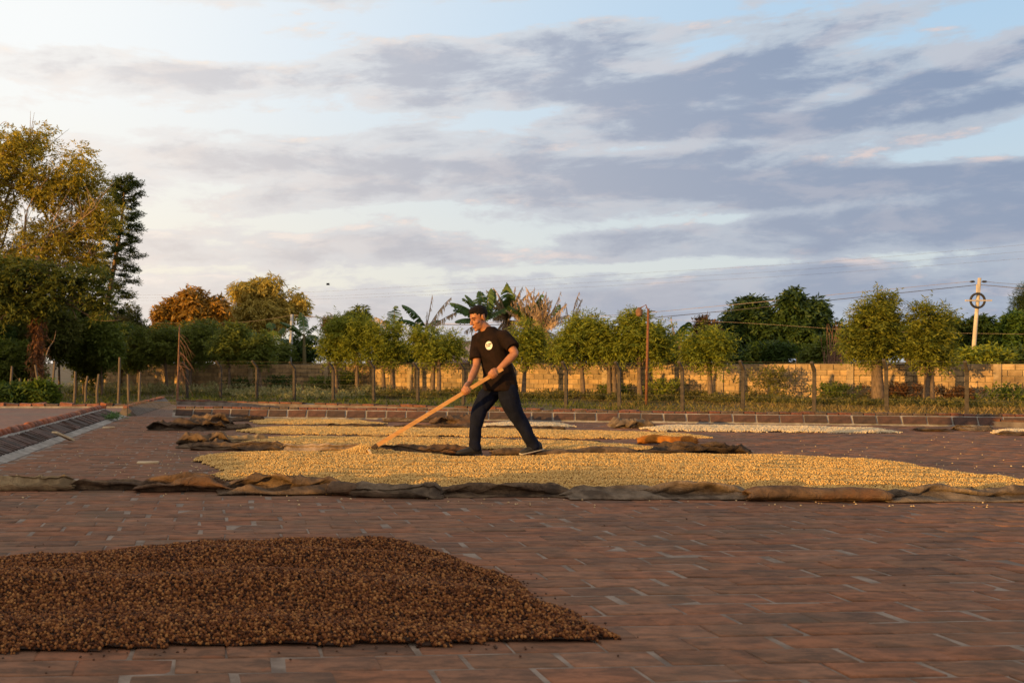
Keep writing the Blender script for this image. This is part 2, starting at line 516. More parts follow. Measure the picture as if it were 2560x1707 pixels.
def in_poly(x, y, poly):
    r = np.zeros(len(x), bool); n = len(poly)
    for i in range(n):
        x0, y0 = poly[i][0], poly[i][1]; x1, y1 = poly[(i + 1) % n][0], poly[(i + 1) % n][1]
        c = ((y0 > y) != (y1 > y)) & (x < (x1 - x0) * (y - y0) / ((y1 - y0) or 1e-9) + x0)
        r ^= c
    return r


def dist_poly(x, y, poly):
    d = np.full(len(x), 1e9); n = len(poly)
    for i in range(n):
        ax, ay = poly[i][0], poly[i][1]; bx, by = poly[(i + 1) % n][0], poly[(i + 1) % n][1]
        ux, uy = bx - ax, by - ay; L = ux * ux + uy * uy + 1e-12
        t = np.clip(((x - ax) * ux + (y - ay) * uy) / L, 0, 1)
        d = np.minimum(d, np.hypot(x - ax - t * ux, y - ay - t * uy))
    return d


ax_ = np.unique(np.r_[np.linspace(-900, -60, 14), np.linspace(-60, 90, 76), np.linspace(90, 900, 14)])
ay_ = np.unique(np.r_[np.linspace(-300, -6, 8), np.linspace(-6, 90, 60), np.linspace(90, 1500, 14)])
XX, YY = np.meshgrid(ax_, ay_)
ZZ = np.array([gz(a, b) for a, b in zip(XX.ravel(), YY.ravel())]) + .05 * fbm(np.c_[XX.ravel(), YY.ravel()] * .4, 3)
nx = len(ax_)
Q = np.array([(j * nx + i, j * nx + i + 1, (j + 1) * nx + i + 1, (j + 1) * nx + i) for j in range(len(ay_) - 1) for i in range(nx - 1)])
tag(link('ground', mesh_np('ground', np.c_[XX.ravel(), YY.ravel(), ZZ], Q, smooth=True), M['soil']), kind='structure')


def slab(name, poly, z0, z1, mat):
    mb = MB(); n = len(poly)
    vs = [(p[0], p[1], z1) for p in poly] + [(p[0], p[1], z0) for p in poly]
    mb.add(vs, [tuple(range(n)), tuple(range(2 * n - 1, n - 1, -1))] + [(i, i + n, (i + 1) % n + n, (i + 1) % n) for i in range(n)])
    o = mb.build(name, mat); bpy.context.view_layer.update()
    bm = bmesh.new(); bm.from_mesh(o.data); bmesh.ops.recalc_face_normals(bm, faces=bm.faces[:]); bm.to_mesh(o.data); bm.free()
    return tag(o, kind='structure')


KA, KB = Vector((-1.86, 18.2, 0)), Vector((11.4, 15.2, 0))      # foot of the far kerb
KD = (KB - KA).normalized(); KN = Vector((-KD.y, KD.x, 0))      # along it, and away from the camera
KE = KA + KD * 26
LA, LB = Vector((-2.73, 9.7, 0)), Vector((-2.87, 18.35, 0))     # foot of the side kerb
LD = (LB - LA).normalized()
L0 = LA - LD * 12.5
EA, EB = Vector((-2.45, 24.2, 0)), Vector((11.3, 15.25, 0))     # outer edge of the terrace
ED = (EB - EA).normalized()
EE = EA + ED * 27
main_poly = [(L0.x - .1, -3.0), (22.5, -3.0), (KE.x + .2, KE.y + .3), (KA.x, KA.y + .12), (LB.x, LB.y + .12), (LA.x - .1, LA.y)]
floor = slab('patio_floor', main_poly, -.9, -.0035, M['mortar'])
slab('side_patio', [(-3.05, -3.0), (-3.25, 18.4), (-3.15, 22.0), (-22.0, 21.6), (-22, -3)], -.9, .012, M['patio_far'])
slab('outer_terrace', [tuple(KA + KN * .24), tuple(KE + KN * .24), tuple(EE + Vector((0, .3, 0))), tuple(EB), tuple(EA), (-2.75, 24.1, 0), (-2.83, 18.48, 0), (KA.x, KA.y + .13, 0)], -.9, -.01, M['patio_far'])

# foreground cherries and the bean beds: outlines on the floor
PILE = [G(-330, 1655), G(0, 1634), G(350, 1626), G(700, 1620), G(1000, 1613), G(1300, 1611), G(1480, 1608), (1.19, 3.45), (1.15, 3.62), (1.06, 4.0),
        (1.02, 4.3), (.9, 4.7), (.62, 5.08), (.3, 5.2), (-.1, 5.15), (-.6, 4.98), (-1.3, 4.62), (-2.2, 4.35)]
PILE = [(p[0], p[1]) for p in PILE]

# ------------------------------------------------------------------ patio bricks
E1 = Vector((1, .056)).normalized(); E2 = Vector((-.056, 1)).normalized()
BL, BW = .315, .158


def brick_geo(rng, L, Wd, H=.05, jit=.004, bev=.006, top=.0):
    """a worn brick: top chamfered, corners uneven (9 quads)"""
    hx, hy = L / 2, Wd / 2
    s4 = np.array([(-1, -1), (1, -1), (1, 1), (-1, 1)], float)
    o = s4 * (hx, hy) + rng.uniform(-jit, jit, (4, 2))
    i = o - s4 * bev * rng.uniform(.7, 2.2, (4, 1))
    z = top + rng.uniform(-.0015, .0015, 4)
    V = np.r_[np.c_[o, np.full(4, -H)], np.c_[o, z - bev * .45], np.c_[i, z]]
    Q = [(8, 9, 10, 11)] + [(a, (a + 1) % 4, 4 + (a + 1) % 4, 4 + a) for a in range(4)] + [(4 + a, 4 + (a + 1) % 4, 8 + (a + 1) % 4, 8 + a) for a in range(4)]
    return V, np.array(Q)


PAL = np.array([(.185, .090, .056), (.172, .090, .058), (.192, .092, .055), (.165, .095, .064), (.176, .096, .063), (.13, .076, .054), (.182, .10, .067), (.178, .086, .054)])
rng = np.random.default_rng(21)
cells = []
for r in range(8, 125):
    for c in range(-20, 72):
        u = c * BL + (BL / 2 if r % 2 else 0) + rng.normal(0, .012) + .006 * (r % 5); v = r * BW
        cells.append((u * E1.x + v * E2.x, u * E1.y + v * E2.y))
cells = np.array(cells)
ok = (cells[:, 1] > 1.9) & (cells[:, 0] > -2.62 - .0163 * (cells[:, 1] - 9.7)) & (cells[:, 0] < 19)
kd = (cells[:, 0] - KA.x) * KN.x + (cells[:, 1] - KA.y) * KN.y
ok &= (kd < -.09) | ((cells[:, 0] < KA.x - .1) & (cells[:, 1] < 18.2))
pxs = PX0 + F * cells[:, 0] / np.maximum(cells[:, 1], .1); pys = HY + F * HC / np.maximum(cells[:, 1], .1)
ok &= (pxs > -400) & (pxs < 3100)
cells = cells[ok]; pxs = pxs[ok]; pys = pys[ok]
big = (pxs > -40) & (pxs < 2600) & (pys < 1730) & ~in_poly(cells[:, 0], cells[:, 1], PILE)
order = np.argsort(np.where(big, cells[:, 1], 1e6))
single = order[:300]; rest = order[300:]
ang = math.atan2(E1.y, E1.x)
variants = []
for k in range(30):
    V, Q_ = brick_geo(rng, BL - .012, BW - .009)
    me = mesh_np('brick', V, Q_, PAL[k % len(PAL)] * rng.uniform(.9, 1.1))
    me.materials.append(M['brick']); variants.append(me)
for i in single:
    o = link('brick', variants[rng.integers(30)], None, floor)
    o.location = (cells[i, 0], cells[i, 1], rng.uniform(-.002, .003)); o.rotation_euler = (rng.normal(0, .006), rng.normal(0, .006), ang + rng.normal(0, .006) + (math.pi if rng.random() < .5 else 0))
VV, QQ, CC = [], [], []
ca, sa = math.cos(ang), math.sin(ang)
for n_, i in enumerate(rest):
    V, Q_ = brick_geo(rng, BL - .012, BW - .009)
    tz = rng.uniform(-.002, .003)
    VV.append(np.c_[cells[i, 0] + V[:, 0] * ca - V[:, 1] * sa, cells[i, 1] + V[:, 0] * sa + V[:, 1] * ca, V[:, 2] + tz])
    QQ.append(Q_ + 12 * n_); CC.append(np.repeat([PAL[rng.integers(len(PAL))] * rng.uniform(.93, 1.08)], 12, 0))
o = link('brick_paving', mesh_np('brick_paving', np.concatenate(VV), np.concatenate(QQ), np.concatenate(CC)), M['brick'], floor)
tag(o, kind='stuff')

# ------------------------------------------------------------------ side kerb (sloped dark bricks, rounded red capping)
RED = [(.30, .105, .05), (.24, .08, .042), (.34, .14, .07), (.19, .085, .055), (.27, .12, .08), (.15, .09, .065)]
DRK = [(.07, .052, .046), (.085, .058, .05), (.06, .048, .044), (.10, .065, .055)]
LN = Vector((-LD.y, LD.x, 0))                                  # away from the main floor (to -X)
if LN.x > 0: LN = -LN
kerb = thing('side_kerb', 'low kerb of dark sloped bricks capped with rounded worn red bricks', 'kerb', tuple(LA))
mb = MB()
prof = [(-.06, .004), (.0, .014), (.05, .03), (.34, .138), (.37, .15), (.50, .15), (.60, .02), (.60, -.3), (-.06, -.3)]
rings = []
for k in range(40):
    s_ = -8 + k * (16.65 / 39)
    rings.append([LA + LD * s_ + LN * (a + (.02 * noise.noise((s_ * 3, j, 1)) if j == 0 else 0)) + Vector((0, 0, b + .008 * noise.noise((s_ * 2, j, 7)))) for j, (a, b) in enumerate(prof)])
mb.loft(rings); mb.build('cement_bed', M['cement'], kerb)
sl = Vector((.29, .108)).normalized()
up = LN * sl.x + Vector((0, 0, sl.y)); nrm = LD.cross(up).normalized()
if nrm.z < 0: nrm = -nrm
meshes = []
for k in range(10):
    b = MB(); Rm = Matrix((up, LD, nrm)).transposed()
    b.box((0, 0, 0), (.275, .088, .034), Rm, .008, DRK[k % 4]); me = b.mesh('brick', (0, 0, 0), False, True); me.materials.append(M['redbrick']); meshes.append(me)
for k in range(124):
    s_ = -7.5 + k * .13
    if s_ > 8.45: break
    o = link('brick', meshes[random.randrange(10)], None, kerb)
    o.location = LD * s_ + LN * .195 + Vector((0, 0, .084)) + nrm * random.uniform(-.006, .002)
meshes = []
for k in range(12):
    b = MB(); n_ = 9; L = random.uniform(.15, .23)
    ring = lambda s_, g: [LD * s_ + LN * (.062 * g * math.cos(t)) + Vector((0, 0, .055 * g * math.sin(t) + random.uniform(-.005, .005))) for t in [2 * math.pi * q / n_ for q in range(n_)]]
    b.loft([ring(-L / 2, .86), ring(-L / 2 + .02, 1), ring(0, 1.03), ring(L / 2 - .02, 1), ring(L / 2, .86)])
    b.c = [random.choice(RED)] * len(b.v)
    me = b.mesh('cap_brick', (0, 0, 0), True, True); me.materials.append(M['redbrick']); meshes.append(me)
s_ = -7.5
while s_ < 8.5:
    o = link('cap_brick', meshes[random.randrange(12)], None, kerb)
    o.location = LD * s_ + LN * (.435 + random.uniform(-.01, .01)) + Vector((0, 0, .158 + random.uniform(-.008, .01)))
    s_ += random.uniform(.17, .2)
b = MB(); b.box(LA + LD * 8.62 + LN * .40 + Vector((0, 0, .14)), (.11, .1, .22), Matrix.Rotation(.3, 3, 'Y'), .006, (.34, .12, .055))
solo('loose_brick', b, M['redbrick'], 'orange brick standing tilted at the end of the red capped kerb', 'brick', col=True)

# ------------------------------------------------------------------ far kerb
fk = thing('far_kerb', 'long low kerb of dark sloped bricks with pale joints along the far edge', 'kerb', tuple(KA))
mb = MB()
prof = [(-.012, .003), (.004, .02), (.075, .148), (.10, .152), (.25, .152), (.25, -.3), (-.012, -.3)]
rings = []
for k in range(60):
    s_ = -.12 + k * (25.5 / 59)
    rings.append([KA + KD * s_ + KN * a + Vector((0, 0, b_ + .006 * noise.noise((s_ * 2, j, 3)))) for j, (a, b_) in enumerate(prof)])
mb.loft(rings); mb.build('cement_bed', M['cement'], fk)
sl = Vector((.075, .13)).normalized()
up = KN * sl.x + Vector((0, 0, sl.y)); nrm = up.cross(KD).normalized()
if nrm.y > 0: nrm = -nrm
if nrm.z < 0: nrm = Vector((nrm.x, nrm.y, abs(nrm.z)))
meshes, caps = [], []
for k in range(10):
    b = MB(); Rm = Matrix((KD, up, KD.cross(up))).transposed()
    b.box((0, 0, 0), (.318, .128, .034), Rm, .007, random.choice([(.075, .045, .038), (.09, .05, .04), (.06, .042, .037)])); me = b.mesh('brick', (0, 0, 0), False, True); me.materials.append(M['redbrick']); meshes.append(me)
    b = MB(); Rm = Matrix((KD, KN, Vector((0, 0, 1)))).transposed()
    b.box((0, 0, 0), (.16, .13, .04), Rm, .007, random.choice([(.12, .06, .045), (.08, .055, .046), (.15, .065, .045), (.10, .078, .068)])); me = b.mesh('cap_brick', (0, 0, 0), False, True); me.materials.append(M['redbrick']); caps.append(me)
for k in range(70):
    o = link('brick', meshes[random.randrange(10)], None, fk)
    o.location = KD * (.1 + k * .352) + KN * .042 + Vector((0, 0, .078)) + nrm * random.uniform(.002, .008)
for k in range(140):
    o = link('cap_brick', caps[random.randrange(10)], None, fk)
    o.location = KD * (.02 + k * .176) + KN * .165 + Vector((0, 0, .168 + random.uniform(-.006, .008)))
EDG = [(.13, .065, .045), (.10, .06, .045), (.15, .07, .045), (.11, .08, .065)]
# low brick edging where the terrace meets the grass
ek = thing('terrace_edging', 'thin worn red brick edging between the outer terrace and the grass', 'edging', tuple(EA))
mb = MB()
for k in range(3):
    pass
rings = [[EA + ED * (k * .9) + Vector((-ED.y, ED.x, 0)) * a + Vector((0, 0, b_ + .012 * noise.noise((k * .7, j, 5)))) for j, (a, b_) in enumerate([(-.16, -.02), (-.13, .075), (.13, .085), (.2, -.1), (.2, -.85), (-.16, -.85)])] for k in range(30)]
mb.loft(rings); mb.build('mortar_bed', M['cement_dark'], ek)
meshes = []
for k in range(8):
    b = MB(); b.box((0, 0, 0), (.27, .22, .05), Matrix((ED, Vector((-ED.y, ED.x, 0)), Vector((0, 0, 1)))).transposed(), .012, random.choice(EDG)); me = b.mesh('brick', (0, 0, 0), False, True); me.materials.append(M['redbrick']); meshes.append(me)
for k in range(84):
    if random.random() < .08: continue
    o = link('brick', meshes[random.randrange(8)], None, ek)
    o.location = ED * (.14 + k * .3) + Vector((0, 0, .085 + random.uniform(-.012, .01)))
# low side kerb of the terrace, and the far edge of the side patio
rk = thing('terrace_side_kerb', 'short dark sloped kerb behind the mesh screen', 'kerb', (-2.85, 18.7, 0))
mb = MB()
mb.loft([[Vector((-2.85 + .07 * s_ + a, 18.7 + 5.4 * s_, b_ + .01 * noise.noise((s_ * 9, j, 2)))) for j, (a, b_) in enumerate([(.16, 0), (.0, .15), (-.09, .16), (-.2, .0), (-.2, -.3), (.16, -.3)])] for s_ in [q / 12 for q in range(13)]])
mb.build('cement_bed', M['cement_dark'], rk)
for k in range(24):
    b = MB(); b.box(Vector((-2.9 + .07 * k / 24, 18.8 + k * .222, .165)), (.1, .2, .05), None, .01, random.choice(RED)); b.build('cap_brick', M['redbrick'], rk, col=True)
sk = thing('side_patio_edging', 'low row of red bricks ending the side patio before the weeds', 'edging', (-3, 21.9, 0))
mb = MB(); mb.box((-12.2, 21.83, -.2), (18.4, .3, .5)); mb.build('mortar_bed', M['cement'], sk)
for k in range(62):
    b = MB(); b.box(Vector((-3.2 - k * .295, 21.83 - .0 * k, .06 + random.uniform(-.015, .02))), (.27, .24, random.uniform(.05, .09)), None, .022, random.choice(EDG + RED[3:])); b.build('brick', M['redbrick'], sk, col=True)
# unseen low wall, added to shade the first metres of the floor
pk = thing('added_shade_wall', 'unseen low wall added on the side patio to shade the floor', 'parapet', (-6.2, 0, 0))
mb = MB(); mb.box((-6.2, -1.4, .27), (.3, 9.4, .62)); mb.build('wall', M['cement'], pk)
mb = MB(); mb.box((-6.2, -1.4, .596), (.36, 9.5, .03)); mb.build('coping', M['redbrick'], pk, col=True)
# fine mesh screen closing the gap between the kerbs
S0, S1 = P(318, 1004, 18.45), P(441, 1003, 18.25); zt = .265
sm = thing('mesh_screen', 'small see-through grey mesh screen closing the gap between the kerbs', 'screen', ((S0.x + S1.x) / 2, 18.35, 0))
sdv = Vector((S1.x - S0.x, S1.y - S0.y, 0)); sl_ = sdv.length; sdv.normalize()
b = MB(); p0 = Vector((S0.x, S0.y, .004))
for k in range(int(sl_ / .011)):
    q = p0 + sdv * (k * .011); b.box(q + Vector((0, 0, zt / 2)), (.0022, .0022, zt))
for k in range(int(zt / .011)):
    b.box(p0 + sdv * sl_ / 2 + Vector((0, 0, .006 + k * .011)), (sl_, .0022, .0022), Matrix.Rotation(math.atan2(sdv.y, sdv.x), 3, 'Z'))
b.build('netting', M['metal'], sm)
for (a, z_) in ((0, 0), (1, 0)):
    b = MB(); q = p0 + sdv * sl_ * a; b.tube([q, q + Vector((0, 0, zt))], .007, 6); b.build('upright', M['metal'], sm)
b = MB(); b.tube([p0 + Vector((0, 0, zt)), p0 + sdv * sl_ + Vector((0, 0, zt))], .006, 6); b.build('top_rail', M['metal'], sm)

# ------------------------------------------------------------------ coffee: mounds with single beans scattered over them
def bean_nodes(name, density, radius, subdiv, mat, shape, seed, lift):
    ng = bpy.data.node_groups.new(name, 'GeometryNodeTree')
    ng.interface.new_socket('Geometry', in_out='INPUT', socket_type='NodeSocketGeometry')
    ng.interface.new_socket('Geometry', in_out='OUTPUT', socket_type='NodeSocketGeometry')
    N = ng.nodes; Lk = ng.links
    gi, go = N.new('NodeGroupInput'), N.new('NodeGroupOutput')
    dp = N.new('GeometryNodeDistributePointsOnFaces')
    dp.inputs['Density'].default_value = density; dp.inputs['Seed'].default_value = seed
    Lk.new(gi.outputs[0], dp.inputs['Mesh'])
    sp = N.new('GeometryNodeSetPosition')
    rv = N.new('FunctionNodeRandomValue'); rv.data_type = 'FLOAT_VECTOR'
    rv.inputs[0].default_value = (-.002, -.002, -radius * .35); rv.inputs[1].default_value = (.002, .002, lift)
    Lk.new(dp.outputs['Points'], sp.inputs['Geometry']); Lk.new(rv.outputs[0], sp.inputs['Offset'])
    ic = N.new('GeometryNodeMeshIcoSphere'); ic.inputs['Radius'].default_value = radius; ic.inputs['Subdivisions'].default_value = subdiv
    tf = N.new('GeometryNodeTransform'); tf.inputs['Scale'].default_value = shape
    Lk.new(ic.outputs['Mesh'], tf.inputs['Geometry'])
    sh = N.new('GeometryNodeSetShadeSmooth'); Lk.new(tf.outputs[0], sh.inputs['Geometry'])
    mt = N.new('GeometryNodeSetMaterial'); mt.inputs['Material'].default_value = mat; Lk.new(sh.outputs[0], mt.inputs['Geometry'])
    io = N.new('GeometryNodeInstanceOnPoints')
    rr = N.new('FunctionNodeRandomValue'); rr.data_type = 'FLOAT_VECTOR'
    rr.inputs[0].default_value = (0, 0, 0); rr.inputs[1].default_value = (6.28, 6.28, 6.28)
    rs = N.new('FunctionNodeRandomValue'); rs.data_type = 'FLOAT'
    rs.inputs[2].default_value = .75; rs.inputs[3].default_value = 1.25
    Lk.new(sp.outputs[0], io.inputs['Points']); Lk.new(mt.outputs[0], io.inputs['Instance'])
    Lk.new(rr.outputs[0], io.inputs['Rotation']); Lk.new(rs.outputs[1], io.inputs['Scale'])
    jn = N.new('GeometryNodeJoinGeometry')
    Lk.new(gi.outputs[0], jn.inputs[0]); Lk.new(io.outputs[0], jn.inputs[0])
    Lk.new(jn.outputs[0], go.inputs[0])
    return ng


M['cherry'] = beanmat('dried cherry', [(0, (.02, .008, .005)), (.25, (.075, .026, .010)), (.55, (.15, .054, .018)), (.8, (.225, .09, .028)), (.96, (.34, .16, .055)), (1, (.04, .022, .016))], .7, .10)
M['cherry_bed'] = pmat('cherry bed', (.035, .016, .009), (.02, .011, .008), 60, .95)
M['bean'] = beanmat('parchment bean', [(0, (.32, .18, .055)), (.35, (.55, .355, .125)), (.7, (.68, .47, .19)), (.93, (.48, .275, .08)), (1, (.2, .11, .04))], .75, .12)
M['bean_bed'] = pmat('bean bed', (.15, .085, .032), (.09, .05, .02), 60, .95)  # shade between the beans is put into this darker bed colour
M['bean_pale'] = beanmat('pale parchment bean', [(0, (.44, .34, .20)), (.4, (.56, .45, .29)), (.8, (.62, .51, .34)), (1, (.32, .23, .13))], .6, .3)
M['bean_pale_bed'] = pmat('pale bean bed', (.2, .155, .095), (.13, .10, .06), 60, .95)


def mound(name, poly, H, wdt, res, furrow, seed, label, bed, nodes, bumps=(), ragged=.06, rel=.22, cat='coffee beans', group=None):
    poly = [(p[0], p[1]) for p in poly]
    xs = [p[0] for p in poly]; ys = [p[1] for p in poly]
    gx = np.arange(min(xs) - .1, max(xs) + .1, res); gy = np.arange(min(ys) - .1, max(ys) + .1, res)
    X, Y = np.meshgrid(gx, gy); x, y = X.ravel(), Y.ravel()
    d = dist_poly(x, y, poly) * np.where(in_poly(x, y, poly), 1, -1)
    p2 = np.c_[x, y]
    d = d + ragged * fbm(p2 * 4, seed, 3)
    h = H * (1 - np.exp(-np.maximum(d, 0) / wdt))
    h = h * (1 + rel * fbm(p2 * 1.7, seed + 5, 3))
    if furrow:
        ph = (y + .06 * x + .05 * fbm(p2 * .8, seed + 9, 2)) / furrow[0] * 2 * math.pi
        h = h + furrow[1] * np.sin(ph) * np.clip(d / .15, 0, 1)
    for (bx, by, bh, br) in bumps:
        h = h + bh * np.exp(-((x - bx) ** 2 + (y - by) ** 2) / br ** 2)
        d = np.maximum(d, .8 * br - np.hypot(x - bx, y - by))
    h = h + .006 * vn(p2 * 22, seed + 2) * np.clip(d / .06, 0, 1)
    z = np.where(d > 0, h, 0) + .001
    nx_, ny_ = len(gx), len(gy)
    keep = (d > 0).reshape(ny_, nx_)
    cell = keep[:-1, :-1] & keep[1:, :-1] & keep[:-1, 1:] & keep[1:, 1:]
    jj, ii = np.nonzero(cell)
    Q_ = np.c_[jj * nx_ + ii, jj * nx_ + ii + 1, (jj + 1) * nx_ + ii + 1, (jj + 1) * nx_ + ii]
    used = np.unique(Q_); mp = -np.ones(len(x), int); mp[used] = np.arange(len(used))
    cx, cy = float(np.mean(xs)), float(np.mean(ys))
    V = np.c_[x - cx, y - cy, z][used]
    me = mesh_np(name, V, mp[Q_], smooth=True)
    o = link(name, me, bed); o.location = (cx, cy, 0)
    md = o.modifiers.new('beans', 'NODES'); md.node_group = nodes
    return tag(o, label, cat, group, 'stuff')


n_ch = bean_nodes('cherries', 19000, .0058, 2, M['cherry'], (1, .86, .8), 3, .009)
mound('coffee_cherry_pile', PILE, .135, .34, .03, (.46, .021), 4, 'broad heap of dried dark brown coffee cherries on the bare brick floor', M['cherry_bed'], n_ch, ragged=.03, rel=.24, cat='coffee cherries')
n_b1 = bean_nodes('beans', 13500, .0065, 1, M['bean'], (1.15, .82, .62), 5, .008)
n_b2 = bean_nodes('far beans', 8500, .0078, 1, M['bean'], (1.15, .85, .7), 6, .009)
n_b3 = bean_nodes('pale beans', 5600, .0096, 1, M['bean_pale'], (1.15, .85, .7), 7, .009)
TIP = G(905, 1136)
row1 = [G(475, 1150), G(540, 1138), G(640, 1134), G(900, 1133), G(1090, 1136), G(1150, 1146), G(1330, 1147), G(1400, 1139), G(1700, 1139), G(2070, 1147), G(2240, 1158), G(2400, 1184), G(2560, 1202), G(2700, 1212), G(2700, 1244), G(1900, 1240), G(1200, 1236), G(800, 1226), G(600, 1208), G(490, 1196), G(560, 1182), G(520, 1170)]
mound('drying_coffee_bed', row1, .036, .16, .05, (.34, .014), 12, 'widest raked bed of yellow coffee beans, where the man stands', M['bean_bed'], n_b1, [(TIP.x, TIP.y - .12, .075, .17), (TIP.x + .12, TIP.y - .2, .03, .2)])
row2 = [G(598, 1110), G(640, 1098), G(760, 1093), G(1000, 1096), G(1300, 1102), G(1500, 1109), G(1640, 1121), G(1710, 1128), G(1500, 1129), G(1000, 1124), G(700, 1121), G(640, 1117)]
mound('drying_coffee_bed', row2, .036, .18, .06, (.4, .005), 22, 'bed of yellow coffee beans behind the pale sacking strip and the rake', M['bean_bed'], n_b2)
row3 = [G(583, 1079), G(620, 1071), G(700, 1067), G(1100, 1070), G(1500, 1079), G(1700, 1085), G(1812, 1096), G(1500, 1098), G(1000, 1090), G(620, 1085)]
mound('drying_coffee_bed', row3, .030, .2, .07, None, 32, 'long narrow bed of pale yellow coffee beans beyond the orange bag', M['bean_bed'], n_b2)
G4 = 'short beds of pale beans along the far kerb'
row4a = [G(618, 1054), G(670, 1048), G(900, 1051), G(970, 1060), G(900, 1063), G(650, 1061)]
mound('drying_coffee_bed', row4a, .03, .25, .07, None, 42, 'short bed of pale beans close to the dark sack heap and the far kerb', M['bean_bed'], n_b2, group=G4)
row4b = [G(1195, 1062), G(1260, 1056), G(1400, 1058), G(1445, 1067), G(1380, 1070), G(1215, 1070)]
mound('drying_coffee_bed', row4b, .04, .3, .07, None, 52, 'shortest bed of pale beans, behind the man at the far kerb', M['bean_pale_bed'], n_b3, group=G4)
row4c = [G(1590, 1072), G(1650, 1064), G(1900, 1066), G(2200, 1072), G(2270, 1083), G(2000, 1082), G(1640, 1078)]
mound('drying_coffee_bed', row4c, .036, .25, .07, None, 62, 'longest pale bean bed lying against the far kerb, ending beside bare floor', M['bean_pale_bed'], n_b3, group=G4)
row4d = [G(2460, 1081), G(2500, 1075), G(2700, 1077), G(2700, 1088), G(2480, 1086)]
mound('drying_coffee_bed', row4d, .045, .3, .07, None, 72, 'end of a pale bean bed by a flat brown sack at the far kerb', M['bean_pale_bed'], n_b3, group=G4)


# loose beans and cherries strewn on the floor
def strew(name, n, region, rad, mat, seed, label, cat):
    r = np.random.default_rng(seed)
    V0 = np.array([(1, 0, 0), (-1, 0, 0), (0, .8, 0), (0, -.8, 0), (0, 0, .7), (0, 0, -.7)]); T0 = np.array([(0, 2, 4), (2, 1, 4), (1, 3, 4), (3, 0, 4), (2, 0, 5), (1, 2, 5), (3, 1, 5), (0, 3, 5)])
    V, T = [], []
    pts = region(r, n)
    for k, (a, b_) in enumerate(pts):
        t = r.uniform(0, 6.28); s_ = rad * r.uniform(.7, 1.3)
        R_ = np.array([[math.cos(t), -math.sin(t), 0], [math.sin(t), math.cos(t), 0], [0, 0, 1]])
        V.append((V0 * s_) @ R_.T + (a, b_, s_ * .7)); T.append(T0 + 6 * k)
    return tag(link(name, mesh_np(name, np.concatenate(V), np.concatenate(T), smooth=True), mat), label, cat, None, 'stuff')


M['loose_bean'] = pmat('loose bean', (.62, .48, .28), (.42, .28, .13), 40, .6)
M['loose_cherry'] = pmat('loose cherry', (.10, .04, .015), (.04, .02, .012), 40, .6)


def reg_b(r, n):
    out = []
    while len(out) < n:
        p = G(r.uniform(-20, 2560), HY + F * HC / r.uniform(6.6, 17.5)); dd = float(dist_poly(np.array([p.x]), np.array([p.y]), row1)[0])
        if r.random() < math.exp(-dd / .5) + .07 and p.x > -2.4: out.append((p.x, p.y))
    return out


def reg_c(r, n):
    out = []
    while len(out) < n:
        a, b_ = r.uniform(-1.8, 3.4), r.uniform(2.9, 6.8); dd = float(dist_poly(np.array([a]), np.array([b_]), PILE)[0])
        if not in_poly(np.array([a]), np.array([b_]), PILE)[0] and r.random() < math.exp(-dd / .07) + .008: out.append((a, b_))
    return out


strew('scattered_beans', 800, reg_b, .008, M['loose_bean'], 5, 'loose pale coffee beans strewn over the brick floor', 'coffee beans')
strew('scattered_cherries', 170, reg_c, .006, M['loose_cherry'], 6, 'loose dried cherries strewn round the brown heap', 'coffee cherries')


# ------------------------------------------------------------------ burlap sacking
def rdg(x, y, z):
    return 1 - 2 * abs(noise.noise((x, y, z)))


